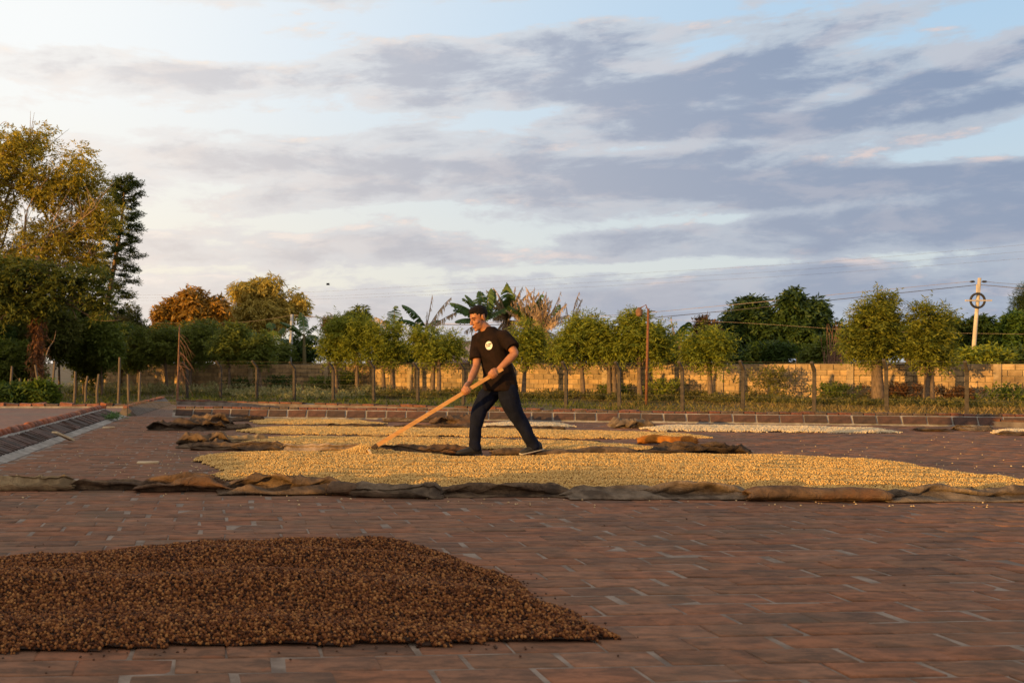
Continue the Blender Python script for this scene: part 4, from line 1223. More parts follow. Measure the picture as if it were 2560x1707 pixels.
tree('dark_mango_tree', 'tallest dark mango tree with a ragged domed top beyond the wall', gp(2000, 60), [gp(2000, 60)], [E(2000, 820, 84, 76, 60), E(1980, 755, 46, 30, 60), E(2030, 780, 46, 42, 60), E(2050, 850, 42, 50, 60)], 5200, 3, .34, .12, .42, .8, *DG, 312, 'tree', GM, tr=.25, nb=30, sub=.3, shell=.55, leaf='waxleaf')
tree('rusty_bush', 'small tree with rusty brown top leaves beside the dark mango trees', gp(1762, 60), [gp(1762, 60)], [E(1760, 815, 34, 24, 60), E(1765, 850, 44, 40, 60)], 700, 3, .26, .1, .36, .6, (.10, .06, .03), (.2, .11, .05), 313, tr=.1)
GF = 'green trees in the far hedge by the ringed pole'
FAR = [([2390], [(2392, 850, 50, 44), (2380, 815, 30, 24)], 'dark leafy tree between the twin trunk tree and the ringed pole', MG), ([2462], [(2462, 850, 54, 46), (2450, 810, 30, 24)], 'blue green tree right behind the ringed pole', DG),
       ([2530], [(2540, 850, 60, 52), (2535, 800, 34, 26)], 'bright green leafy tree next to the ringed pole', ((.05, .10, .02), (.10, .16, .03))), ([2120], [(2115, 850, 56, 50)], 'shadowed tree behind the largest pruned tree', DG), ([2270], [(2272, 850, 60, 50)], 'dark tree behind the feathery twin trunk tree', MG)]
for i, (tx, el, lb, cc) in enumerate(FAR):
    tree('hedge_tree', lb, gp(tx[0], 66 - i), [gp(tx[0], 66 - i)], [E(*e, 66 - i) for e in el], int(sum(e[2] * e[3] for e in el) * .42), 3, .32, .12, .42, .6, *cc, 320 + i, 'tree', GF, tr=.15, nb=20, sub=.34)
tree('pine_tree', 'dark tufted pine leaning into view behind the far hedge', gp(2575, 72), [gp(2575, 72)], [E(2560, 765, 34, 26, 72), E(2585, 740, 40, 30, 72), E(2560, 800, 24, 24, 72)], 900, 5, .3, .035, .5, .2, (.03, .055, .02), (.06, .08, .03), 330, tr=.2, nb=14, sub=.35, gaps=.2)
# shrubs that fill in behind and below
GB = 'low bushes growing behind the top of the wall'
BUSH = [(520, 845, 90, 50, ((.055, .08, .022), (.12, .14, .04)), 64, 'grey green bush before the orange mango'), (345, 850, 70, 56, MG, 70, 'green bush near the foot of the orange mango'), (690, 880, 60, 34, MG, 63, 'green bush against the grey metal pole'), (1700, 880, 60, 34, MG, 58, 'bush by the banana plant beside the brightest wall'), (1920, 885, 80, 30, DG, 52, 'dark low bush at the foot of the mango trees'), (2060, 880, 50, 36, MG, 50, 'low bush mixed with bare red twigs'), (2460, 890, 70, 24, YG, 46, 'yellowish low bush at the foot of the ringed pole'), (2560, 890, 60, 26, MG, 46, 'leafy low bush near the pillar end of the wall'), (1000, 885, 90, 30, DG, 62, 'dark low bush between the pink house and the banana stems'), (760, 870, 60, 44, DG, 66, 'dark bush under the banana leaves by the zinc roof'), (1250, 880, 70, 30, DG, 60, 'dark bush hidden behind the man'), (1560, 880, 120, 30, DG, 58, 'long dark bush behind the lamp pole'),
        (600, 860, 90, 44, MG, 72, 'bush under the pale eucalyptus'), (440, 860, 120, 44, DG, 72, 'dark bush under the orange mango'), (1380, 880, 60, 34, DG, 60, 'dark bush among the dried banana leaves')]
for i, (cx, cy, rx, ry, cc, Y, lb) in enumerate(BUSH):
    tree('bush', lb, gp(cx, Y), [gp(cx, Y)], [E(cx, cy, rx, ry, Y), E(cx - rx * .3, cy + ry * .6, rx * .8, ry * .8, Y)], int(rx * ry * .42), 3, .26, .09, .36, .5, *cc, 340 + i, 'bush', GB, tr=.06, nb=16, sub=.36)

# ------------------------------------------------------------------ the tall trees on the shaded side
OL = ((.17, .17, .032), (.52, .40, .055))


def limb(mb, pts, r0, r1, n=7):
    pts = [Vector(p) for p in pts]; k = len(pts)
    # smooth the polyline
    out = []
    for i in range(k - 1):
        a, b_ = pts[max(i - 1, 0)], pts[min(i + 2, k - 1)]
        for t in (0, .33, .66):
            p, q = pts[i], pts[i + 1]
            m0, m1 = (q - a) * .5, (b_ - p) * .5
            out.append(p * (2 * t ** 3 - 3 * t * t + 1) + m0 * (t ** 3 - 2 * t * t + t) + q * (-2 * t ** 3 + 3 * t * t) + m1 * (t ** 3 - t * t))
    out.append(pts[-1]); m = len(out) - 1
    mb.tube(out, [r0 + (r1 - r0) * i / m for i in range(m + 1)], n)
    return out


YB = 50.0
bt = tree('spreading_tree', 'tall spreading tree with golden feathery crown and pale bare limbs', gp(-90, YB), [gp(-90, YB)],
          [E(40, 375, 110, 105, YB), E(190, 450, 112, 95, YB), E(235, 550, 80, 105, YB), E(100, 470, 110, 80, YB), E(130, 590, 130, 60, YB), E(-40, 520, 110, 160, YB), E(60, 640, 170, 50, YB), E(205, 640, 80, 70, YB)],
          8000, 4, .19, .065, .42, .5, *OL, 401, bark='palebark', tr=.30, nb=34, sub=.24, shell=.25, gaps=.34, limbs=4)
rl = random.Random(3)
LIMBS = [[(-90, 860), (-60, 780), (10, 742), (70, 690), (110, 610), (150, 520), (178, 468)], [(-60, 800), (-30, 700), (-5, 580), (25, 470), (60, 380), (80, 330)], [(40, 715), (110, 690), (170, 655), (230, 640)], [(-20, 690), (10, 600), (30, 520), (60, 440), (110, 380)],
         [(100, 640), (150, 600), (190, 560), (240, 520)], [(70, 690), (60, 600), (70, 520), (100, 470)], [(-60, 780), (-70, 600), (-40, 440), (0, 360)], [(110, 610), (180, 590), (250, 590)], [(25, 470), (0, 400), (-10, 330)]]
mb = MB()
for q, lm in enumerate(LIMBS):
    dy = rl.uniform(-2, 2)
    out = limb(mb, [P(x, y, YB + dy * min(1, i / 3)) for i, (x, y) in enumerate(lm)], .10 if q < 2 else .055, .02)
    for k in range(14):
        s0 = out[rl.randrange(len(out) // 3, len(out))]
        e_ = s0 + Vector((rl.uniform(-.9, 1.3), rl.uniform(-1, 1), rl.uniform(.2, 1.5)))
        mb.tube(bez(s0, s0.lerp(e_, .5) + ZB * rl.uniform(-.1, .3), e_, 4), [.022, .018, .014, .01, .006], 5)
mb.build('limb', M['palebark'], bt, smooth=True)
tree('dark_crowned_tree', 'dark green tree under the golden spreading tree', gp(-60, 43), [gp(-60, 43)], [E(50, 680, 110, 46, 43), E(150, 700, 90, 44, 43), E(-20, 700, 90, 70, 43), E(220, 705, 56, 50, 43), E(110, 745, 90, 40, 43), E(255, 750, 36, 46, 43), E(20, 760, 80, 50, 43)], 2000, 4, .22, .075, .42, .5, (.06, .085, .02), (.16, .165, .034), 402, tr=.16, nb=20, sub=.3, gaps=.36, limbs=16)
# trunk wrapped in dry vines, with dead branches reaching out
vt = thing('vine_covered_trunk', 'broken trunk wrapped in rusty dry vines with long dead branches', 'tree', tuple(gp(100, 44)))
b = MB(); limb(b, [gp(100, 44) - ZB * .3, P(98, 860, 44), P(97, 780, 44), P(93, 640, 44)], .17, .10, 9); b.build('trunk', M['vine'], vt, smooth=True)
b = MB()
for lm in [[(96, 728), (60, 722), (25, 735), (0, 748)], [(98, 735), (130, 748), (165, 755), (215, 775)], [(105, 715), (130, 725), (150, 745), (190, 752), (240, 760)], [(120, 742), (160, 752), (200, 745), (250, 735)], [(165, 755), (185, 780), (190, 800)], [(130, 748), (190, 770), (240, 800), (300, 800)], [(175, 760), (230, 790), (290, 775)], [(110, 905), (122, 870), (135, 850), (140, 825)]]:
    limb(b, [P(x, y, 43.5 + i * .1) for i, (x, y) in enumerate(lm)], .036, .010, 5)
b.build('dead_branch', M['palebark'], vt, smooth=True)
rg = np.random.default_rng(8); m_ = 420
t = rg.random(m_); O = np.c_[np.interp(t, [0, 1], [gp(100, 44).x, P(96, 705, 44).x]) + rg.normal(0, .16, m_), 43.8 + rg.normal(0, .25, m_), gz(-10, 44) + t * (P(96, 705, 44).z + .75)]
A = rg.normal(0, .5, (m_, 3)) - [0, 0, .9]; A /= np.linalg.norm(A, axis=1, keepdims=True)
V, c = leaves(rg, O, A, np.full(m_, .35), 4, .22, .05, .8, (.10, .05, .03), (.2, .10, .055))
link('dry_vine', mesh_np('dry_vine', V - np.array(gp(100, 44)), np.arange(len(V)).reshape(-1, 4), c), M['dryleaf'], vt)

# tall conifer
cb = gp(247, 56)
cf = thing('tall_conifer', 'tall narrow dark conifer with tiered drooping branches and pale mottled trunk', 'tree', tuple(cb))
b = MB(); tpth = limb(b, [cb - ZB * .3, P(252, 900, 56), P(262, 800, 56), P(283, 680, 56), P(303, 560, 56), P(313, 448, 56)], .26, .04, 9); b.build('trunk', M['palebark'], cf, smooth=True)
rg = np.random.default_rng(9); O, A = [], []; b = MB()
for k in range(74):
    f = .40 + .6 * k / 74; i_ = f * (len(tpth) - 1); p = tpth[int(i_)].lerp(tpth[min(int(i_) + 1, len(tpth) - 1)], i_ % 1)
    Lb = (1.9 * (1 - f) ** .5 + .3) * rl.uniform(.7, 1.1)
    a_ = k * 2.4 + rl.uniform(-.3, .3); dv = Vector((math.cos(a_), math.sin(a_), 0))
    e_ = p + dv * Lb + ZB * (.35 * Lb if f > .85 else -.05 * Lb); md = p + dv * Lb * .5 - ZB * .12 * Lb
    br = bez(p, md, e_, 6); b.tube(br, [.03 - .004 * i for i in range(7)], 5)
    if f < .52 and rl.random() < .6: continue
    for q in range(30):
        tt = rl.uniform(.15, 1); pt = br[min(6, int(tt * 6))].lerp(br[min(6, int(tt * 6) + 1)], .5) if tt < .99 else br[6]
        O.append(pt + Vector((rl.gauss(0, .07), rl.gauss(0, .07), rl.gauss(0, .05)))); A.append(dv + Vector((rl.gauss(0, .5), rl.gauss(0, .5), rl.uniform(-.1, .6))))
b.build('branch', M['bark'], cf, smooth=True)
O = np.array([tuple(o_) for o_ in O]); A = np.array([tuple(o_) for o_ in A]); A /= np.linalg.norm(A, axis=1, keepdims=True)
V, c = leaves(rg, O, A, np.full(len(O), .42), 6, .20, .045, .25, (.03, .055, .016), (.10, .12, .03))
link('foliage', mesh_np('foliage', V - np.array(cb), np.arange(len(V)).reshape(-1, 4), c), M['leaf'], cf)
# undergrowth below them
GU = 'undergrowth bushes beneath the tall trees'
UND = [(110, 800, 90, 60, ((.05, .07, .018), (.14, .14, .03)), 50, 'dark bush close behind the vine covered trunk'), (190, 790, 80, 60, ((.04, .055, .016), (.10, .10, .028)), 54, 'olive bush under the dead branches'), (255, 850, 60, 70, MG, 52, 'mid green bush beside the pale mottled conifer trunk'), (320, 820, 56, 60, ((.05, .06, .018), (.12, .115, .03)), 66, 'brown green bush between the conifer and the orange mango'), (40, 800, 70, 70, ((.05, .05, .014), (.15, .12, .025)), 52, 'golden green bush glowing behind the vine covered trunk'), (30, 900, 80, 70, MG, 46, 'leafy green bush beside the crooked wooden posts'), (150, 830, 70, 60, MG, 52, 'dark bush between the vine trunk and the conifer'), (210, 880, 70, 60, MG, 54, 'dark bush at the foot of the conifer'), (300, 860, 60, 60, DG, 60, 'dark bush just beyond the conifer'), (270, 800, 60, 44, ((.05, .05, .018), (.12, .10, .03)), 64, 'brownish bush seen through the lower conifer branches'), (95, 978, 52, 26, ((.06, .10, .015), (.16, .20, .03)), 38, 'bright green low bush by the leaning post'), (-40, 860, 90, 110, DG, 48, 'dark bush under the spreading tree limbs'), (20, 985, 60, 26, DG, 38, 'dark low bush at the side patio edge')]
for i, (cx, cy, rx, ry, cc, Y, lb) in enumerate(UND):
    tree('undergrowth_bush', lb, gp(cx, Y), [gp(cx, Y)], [E(cx, cy, rx, ry, Y), E(cx + rx * .3, cy + ry * .5, rx * .8, ry * .7, Y)], int(rx * ry * .75), 3, .20, .08, .36, .5, *cc, 420 + i, 'bush', GU, tr=.06, nb=18, sub=.34)
# unseen trees added to cast shade on the far end of the wall
for i, (x, y, h_, r_, lb) in enumerate([(-19.5, 47, 2.6, 2.6, 'leafy tree added for shade beside the spreading tree, beyond the side patio'), (-17.5, 41.5, 1.6, 2.2, 'lower leafy tree added for shade before the dark bush under the spreading tree'), (-19.5, 53.4, 1.2, 2.6, 'leafy tree added for shade deep behind the spreading tree, near the end of the wall')]):
    tree('added_shade_tree', lb, (x, y, -.75), [(x, y, -.75)], [((x, y, h_), (r_, r_, 2.2)), ((x + .8, y, h_ - 1.2), (r_ * .9, r_, 1.6))], 1500, 3, .34, .13, .42, .5, *MG, 440 + i, 'tree', 'unseen trees added to shade the wall', tr=.14, nb=20, sub=.4)


# ------------------------------------------------------------------ banana plants
def banana_leaf(base, tip, rng, dry, width=.42):
    """arched midrib with a blade torn into strips; dry leaves are narrow and hang down"""
    base, tip = Vector(base), Vector(tip); L = (tip - base).length
    arch = base.lerp(tip, .55) + ZB * L * (.22 if not dry else .10) + Vector((rng.uniform(-.1, .1), rng.uniform(-.3, .3), 0)) * L
    pth = bez(base, arch, tip, 14)
    mb = MB(); mb.tube(pth, [.028 * (1 - .85 * i / 14) for i in range(15)], 5, col=(.20, .19, .06) if not dry else (.25, .17, .11))
    n = 26; dp = rng.uniform(.3, .8)
    for i in range(n):
        t = .10 + .9 * i / n
        if rng.random() < (.05 if not dry else .12): continue
        j = t * 14; k = int(min(j, 13)); p = pth[k].lerp(pth[k + 1], j - k); d = (pth[k + 1] - pth[k]).normalized()
        wv = width * math.sin(math.pi * min(1, t * .93 + .06)) ** .6
        for sg in (-1, 1):
            s_ = d.cross(ZB).normalized() * sg
            if not dry:
                out = (s_ * .75 + d * .30 - ZB * (dp + rng.uniform(-.12, .12))).normalized(); w_ = wv * rng.uniform(.8, 1.05); hw = L * .9 / n * .60
                colr = tuple(np.array((.055, .10, .028)) * rng.uniform(.75, 1.35))
            else:
                out = (s_ * rng.uniform(.1, .5) + d * rng.uniform(-.2, .3) - ZB * rng.uniform(.6, 1.2)).normalized(); w_ = wv * rng.uniform(.4, 1.1); hw = L * .9 / n * .36
                colr = tuple(np.array((.42, .315, .235)) * rng.uniform(.6, 1.25))
            e_ = p + out * w_; m2 = p.lerp(e_, .55) + Vector((rng.uniform(-.02, .02), rng.uniform(-.02, .02), .03 if not dry else -.02))
            mb.add([p - d * hw, p + d * hw, m2 + d * hw * 1.0, m2 - d * hw, e_ + d * hw * (.95 if not dry else .5), e_ - d * hw * (.8 if not dry else .4)], [(0, 1, 2, 3), (3, 2, 4, 5)], colr)
    return mb


GBN = 'banana plants behind the block wall'
BAN = [  # label, depth, stem top pixel, leaf tips (x, y, dry)
    ('banana plant with dark arching green leaves and a bare upright spike', 55, (1066, 818), [(1006, 762, 0), (998, 800, 0), (1081, 735, 1), (1130, 742, 1), (1150, 776, 1), (1068, 778, 1), (1030, 815, 0), (1096, 800, 0)]),
    ('banana plant with broad green leaves spreading just behind the head', 54, (1212, 800), [(1163, 737, 0), (1126, 757, 0), (1136, 774, 0), (1138, 803, 0), (1233, 724, 0), (1196, 746, 0), (1160, 830, 1), (1190, 860, 1), (1270, 770, 0), (1240, 850, 1)]),
    ('banana plant with tall leaves half green half withered, tallest of the clump', 55, (1268, 790), [(1267, 706, 0), (1288, 716, 1), (1250, 745, 0), (1308, 714, 1), (1240, 830, 1), (1300, 835, 1), (1262, 850, 1), (1290, 760, 0)]),
    ('withered banana plant with a thicket of dry brown leaves', 54, (1318, 808), [(1336, 717, 1), (1313, 742, 1), (1354, 736, 0), (1362, 742, 1), (1382, 749, 1), (1330, 770, 1), (1290, 860, 1), (1345, 865, 1), (1362, 830, 1), (1310, 870, 1)]),
    ('dried out banana plant with hanging grey brown leaves to the ground', 53, (1358, 815), [(1398, 761, 0), (1400, 785, 1), (1375, 770, 1), (1345, 860, 1), (1385, 870, 1), (1365, 880, 1), (1330, 850, 1), (1395, 840, 1), (1352, 775, 1)]),
    ('banana plant with three thin withered upright leaves', 55, (1428, 818), [(1413, 754, 1), (1449, 729, 1), (1456, 746, 1), (1452, 770, 1), (1492, 780, 1), (1440, 790, 0), (1415, 850, 1)]),
    ('small green banana plant beside the rusty topped bush', 56, (1700, 862), [(1722, 804, 0), (1684, 828, 0), (1740, 845, 0), (1668, 858, 0), (1704, 815, 0), (1678, 790, 1)]),
    ('banana plant with drooping green leaves behind the zinc roofed shed', 62, (760, 835), [(752, 782, 0), (700, 805, 0), (795, 842, 0), (730, 812, 0), (790, 815, 0), (745, 860, 0)]),
    ('banana plant with wide green leaves next to the grey metal pole', 64, (685, 850), [(658, 822, 0), (618, 832, 0), (710, 818, 0), (640, 850, 0), (676, 806, 0), (715, 850, 0), (600, 850, 0)]),
    ('slim banana plant with two upright leaves beside the twin stemmed tree', 58, (985, 822), [(989, 765, 0), (935, 792, 1), (1005, 790, 0), (965, 800, 0), (1000, 830, 0)]),
]
for i, (lb, Y, (sx, sy), tips) in enumerate(BAN):
    rb = random.Random(600 + i); foot = gp(sx + rb.uniform(-6, 6), Y); top = P(sx, sy, Y)
    root = thing('banana_plant', lb, 'banana plant', tuple(foot), GBN)
    b = MB(); b.tube([foot - ZB * .2, foot.lerp(top, .5), top], [.16, .13, .08], 8, col=(.13, .11, .055)); b.build('pseudostem', M['dryleaf'], root, True, True)
    for (tx, ty, dry) in tips:
        tipp = P(tx, ty, Y + rb.uniform(-.9, .9))
        banana_leaf(top - ZB * rb.uniform(0, .25), tipp, rb, dry, rb.uniform(.40, .56)).build('leaf', M['dryleaf' if dry else 'waxleaf'], root, col=True)
    if 1 <= i <= 5:
        for k in range(20):
            q = top + Vector((rb.uniform(-.75, .75), rb.uniform(-.5, .5), -rb.uniform(1.0, 1.9)))
            banana_leaf(top - ZB * rb.uniform(.05, .4), q, rb, 1, .42).build('leaf', M['dryleaf'], root, col=True)
    if 1 <= i <= 3:
        for k in range(4):
            q = P(sx + rb.uniform(-60, 50), rb.uniform(715, 770), Y + rb.uniform(-1, 1))
            banana_leaf(top - ZB * rb.uniform(-.1, .2), q, rb, 0, rb.uniform(.36, .5)).build('leaf', M['waxleaf'], root, col=True)
    if 2 <= i <= 4:
        for k in range(32):
            q = P(sx + rb.uniform(-60, 75), rb.uniform(715, 810), Y + rb.uniform(-1, 1))
            banana_leaf(top - ZB * rb.uniform(-.1, .3), q, rb, 1, rb.uniform(.26, .42)).build('leaf', M['dryleaf'], root, col=True)

# ------------------------------------------------------------------ grass and weeds
rg = np.random.default_rng(77)


def blades(name, n, px_rng, gen, hgt, wid, colA, colB, label, cat, lean=.35, mat='grass'):
    px = rg.uniform(px_rng[0], px_rng[1], n); Y = gen(px, rg)
    kp = Y > 0; px, Y = px[kp], Y[kp]; n = len(px)
    X = (px - PX0) / F * Y
    q = .53 * X + .85 * Y; Z = -.75 + .2 * np.clip((q - 38) / 8, 0, 1) - .05
    th = rg.uniform(0, 6.28, n); h = rg.uniform(hgt[0], hgt[1], n) * (1 + .5 * vn(np.c_[X, Y] * .8, 5)) * .72; wd_ = rg.uniform(wid[0], wid[1], n)
    sx, sy = np.cos(th) * wd_ / 2, np.sin(th) * wd_ / 2
    lx, ly = rg.normal(0, lean, n) * h, rg.normal(0, lean, n) * h
    V = np.stack([np.c_[X - sx, Y - sy, Z], np.c_[X + sx, Y + sy, Z], np.c_[X + lx * .4 + sx * .7, Y + ly * .4 + sy * .7, Z + h * .6], np.c_[X + lx, Y + ly, Z + h]], 1).reshape(-1, 3)
    t_ = np.clip(rg.random(n) * .6 + .4 * (vn(np.c_[X, Y] * .35, 9) * .5 + .5), 0, 1)[:, None]
    pr = np.clip((px - 1350) / 900, 0, 1)[:, None]                 # drier towards this end; missing golden sunlight also put into the straw colour
    a = np.array(colA[0]) * (1 - pr) + np.array(colA[1]) * pr; b_ = np.array(colB[0]) * (1 - pr) + np.array(colB[1]) * pr
    c = np.repeat((a * (1 - t_) + b_ * t_) * rg.uniform(.75, 1.25, (n, 1)), 4, 0)
    return tag(link(name, mesh_np(name, V, np.arange(4 * n).reshape(-1, 4), c), M[mat]), label, cat, None, 'stuff')


def yard(px, r):
    """somewhere between the terrace edge and the wall, denser towards the viewer's line of sight"""
    k = (px - PX0) / F
    s_ = (55 * k + 1.33) / (WD.x - WD.y * k); Yw = 55 + WD.y * s_ - .3
    e_ = (EA.y - ED.y / ED.x * EA.x) / (1 - ED.y / ED.x * k)        # where the sight line meets the terrace edge
    Ye = np.where(px < 330, 23.5, e_ + .5)
    u = r.random(len(px)) ** .75
    return Ye + (Yw - Ye) * u


blades('grass', 52000, (-150, 2700), yard, (.14, .40), (.014, .035), ((.06, .08, .016), (.17, .13, .045)), ((.13, .15, .03), (.36, .25, .10)), 'rough grass growing between the terrace and the block wall', 'grass')
blades('dry_grass', 16000, (1500, 2700), yard, (.12, .34), (.012, .03), ((.2, .13, .05), (.22, .14, .06)), ((.3, .2, .09), (.36, .25, .12)), 'straw coloured dry grass in the sunny end of the yard', 'grass')


def weeds(name, spots, n, L, Wd, cA, cB, label, cat, kind='stuff', group=None, updir=1.0, spray=.22, k=4):
    """soft clumps of small leaves on the yard floor"""
    O, A = [], []
    for (px, Y, rx, hgt) in spots:
        g = gp(px, Y)
        for q in range(n):
            O.append((g.x + random.gauss(0, rx * .5), g.y + random.gauss(0, .35), g.z + hgt * random.random() ** .8)); A.append((random.gauss(0, .5), random.gauss(0, .5), updir))
    O = np.array(O); A = np.array(A); A /= np.linalg.norm(A, axis=1, keepdims=True)
    V, c = leaves(rg, O, A, np.full(len(O), spray), k, L, Wd, .15, cA, cB)
    b0 = V.mean(0); b0[2] = V[:, 2].min()
    o = link(name, mesh_np(name, V - b0, np.arange(len(V)).reshape(-1, 4), c), M['leaf']); o.location = b0
    return tag(o, label, cat, group, kind)


sp = [(px, wall_at(px, rw.uniform(1.0, 7.5)).y, rw.uniform(.5, 1.0), rw.uniform(.22, .5)) for px in range(150, 960, 14)]
weeds('flowering_weeds', sp, 40, .09, .05, (.13, .14, .055), (.40, .38, .22), 'pale flowering weeds in a band along the shaded wall', 'weeds')
sp = [(px, wall_at(px, rw.uniform(.6, 4.0)).y, rw.uniform(.5, 1.0), rw.uniform(.12, .32)) for px in range(960, 2620, 17)]
weeds('wall_weeds', sp, 34, .11, .045, (.08, .085, .022), (.24, .20, .06), 'tangled green brown weeds along the foot of the sunny wall', 'weeds')
GW = 'single shrubs in the grass before the wall'
SHR = [(1925, .9, 1.25, ((.10, .10, .025), (.22, .19, .05)), 'tall thin yellowish shrub against the brightest wall'), (2085, .8, .6, MG, 'low green shrub beside a cranked post near a wall pillar'), (2250, .8, .62, ((.10, .05, .025), (.19, .09, .04)), 'reddish brown shrub between the thick trunk and the twin trunks'), (2390, .7, .5, ((.09, .05, .025), (.16, .08, .04)), 'dull red low shrub beside the twin trunks'), (2530, .9, .62, MG, 'green shrub beneath the unlit end of the wall'), (1660, .7, .75, YG, 'yellow green shrub beside the rusty lamp pole'), (1530, .7, .5, MG, 'low shrub among the slanting stems'), (800, .8, .7, MG, 'green shrub against the shaded wall'), (700, .9, .8, DG, 'dark green shrub under the zinc roof'), (600, .8, .62, DG, 'dark shrub by a concrete post in the shade'), (1200, .6, .55, MG, 'small upright shrub behind the rake hands'), (860, .7, 1.0, MG, 'climbing green shrub between two thin trunks')]
for (px, rx, hgt, cc, lb) in SHR:
    weeds('wall_shrub', [(px, wall_at(px, 1.3).y, rx, hgt)], 130, .15, .06, cc[0], cc[1], lb, 'shrub', None, GW, spray=.3)
o = weeds('kerb_weed', [(272, 16.0, .0, .0)], 1, .1, .03, (.06, .13, .04), (.12, .2, .07), 'small green weed sprouting at the foot of the sloped kerb', 'weed', None)
bpy.data.objects.remove(o)
O = np.array([(G(282, 1052).x + random.gauss(0, .07), G(282, 1052).y + random.gauss(0, .15), .02 + .08 * random.random()) for q in range(60)]); A = np.array([(random.gauss(0, .6), random.gauss(0, .6), .8) for q in range(60)]); A /= np.linalg.norm(A, axis=1, keepdims=True)
V, c = leaves(rg, O, A, np.full(60, .07), 4, .05, .014, .2, (.05, .11, .04), (.12, .2, .08))
b0 = np.array((G(282, 1052).x, G(282, 1052).y, 0.)); o = link('kerb_weed', mesh_np('kerb_weed', V - b0, np.arange(len(V)).reshape(-1, 4), c), M['leaf']); o.location = b0
tag(o, 'small green weed sprouting at the foot of the sloped kerb', 'weed')
# leafless twiggy bush behind the wall
tb = thing('bare_bush', 'leafless reddish bush of thin twigs above the wall', 'bush', tuple(gp(2085, 48)))
b = MB()
for k in range(46):
    g = gp(2085, 48) + Vector((rw.gauss(0, .2), rw.gauss(0, .2), .3)); e_ = P(2085 + rw.gauss(0, 26), rw.uniform(800, 890), 48 + rw.uniform(-.6, .6))
    b.tube(bez(g, g.lerp(e_, .5) + Vector((rw.gauss(0, .2), 0, .2)), e_, 5), [.03, .025, .02, .015, .01, .006], 4)
b.build('twigs', M['vine'], tb)

# ------------------------------------------------------------------ poles, lamp, wires
def up_pole(name, label, px0, y0, px1, y1, Y, r0, r1, mat, n=10):
    f_ = gp(px0, Y); t_ = P(px1, y1, Y); root = thing(name, label, 'pole', tuple(f_))
    b = MB(); b.tube([f_ - ZB * .3, f_.lerp(t_, .5), t_], [r0, (r0 + r1) / 2, r1], n); b.build('shaft', M[mat], root, smooth=n > 6)
    return root, t_


YP = 62.0
pole, ptop = up_pole('utility_pole', 'pale concrete utility pole carrying a dark coiled cable ring', 2426, 900, 2449, 695, YP, .13, .10, 'poleconc')
rc = P(2438, 752, YP) + Vector((0, -.22, 0))
b = MB(); R0 = 17.5 / F * YP
b.tube([rc + Vector((math.cos(a) * R0, 0, math.sin(a) * R0)) for a in [2 * math.pi * k / 36 for k in range(37)]], .068, 8); b.build('cable_ring', M['dark'], pole, smooth=True)
b = MB(); b.box(rc + Vector((0, -.08, 0)), (66 / F * YP, .07, .085)); b.build('crossarm', M['poleconc'], pole)
for sgn in (-1, 1):
    b = MB(); q = P(2446 + sgn * 15, 704, YP); b.tube([q - Vector((.16, 0, 0)), q - Vector((.06, 0, 0)), q + Vector((.06, 0, 0)), q + Vector((.16, 0, 0))], [.03, .07, .07, .03], 8); b.build('insulator', M['dark'], pole, smooth=True)
b = MB(); b.box(P(2440, 722, YP) - Vector((0, .2, 0)), (.2, .1, .5)); b.build('bracket', M['poleconc'], pole)
pole2, ptop2 = up_pole('grey_pole', 'thin grey metal pole beside the banana leaves near the zinc roof', 722, 920, 730, 786, 64, .13, .10, 'greypole')
pole3, _ = up_pole('thin_wooden_pole', 'thin leaning wooden pole among the dark bushy trees', 443, 1000, 449, 812, 46, .06, .035, 'vine', 6)
b = MB()
for k in range(30):
    t_ = rw.uniform(.35, .9); p0 = gp(443, 46).lerp(P(449, 812, 46), t_); e_ = p0 + Vector((rw.uniform(-.2, .75), rw.uniform(-.2, .2), -rw.uniform(.2, 1.1)))
    b.tube(bez(p0, p0.lerp(e_, .4) + Vector((.12, 0, .1)), e_, 4), [.014, .012, .01, .008, .005], 4)
b.build('dead_vine', M['vine'], pole3)
pole4, t4 = up_pole('lamp_pole', 'slim rusty red pole holding a small yard lamp above the trees', 1615, 1018, 1621, 772, 39, .055, .045, 'rust', 8)
b = MB(); lc = P(1598, 776, 39); b.tube([t4 - ZB * .12, t4 + Vector((-.1, 0, .16)), lc + Vector((.1, 0, .12)), lc], [.02, .02, .02, .02], 6); b.build('arm', M['rust'], pole4)
b = MB(); b.tube([lc + ZB * .12, lc, lc - ZB * .17, lc - ZB * .24], [.05, .13, .13, .06], 10); b.build('lamp_head', M['vine'], pole4, smooth=True)
b = MB(); b.tube([t4 - ZB * .08, t4 + Vector((.27, 0, -.10))], .018, 6); b.build('side_bracket', M['dark'], pole4)
up_pole('short_pale_pole', 'short pale pole standing before the far flat topped tree', 847, 905, 847, 800, 70, .06, .05, 'palebark', 6)
GWI = 'cables strung above the yard'


def cable(label, pts, r, mat='cable', n=4):
    """pts: (px, py, Y); a smooth run through them"""
    v = [P(*q) for q in pts]; b = MB(); out = limb(b, v, r, r, n)
    return solo('overhead_cable', b, M[mat], label, 'cable', GWI)


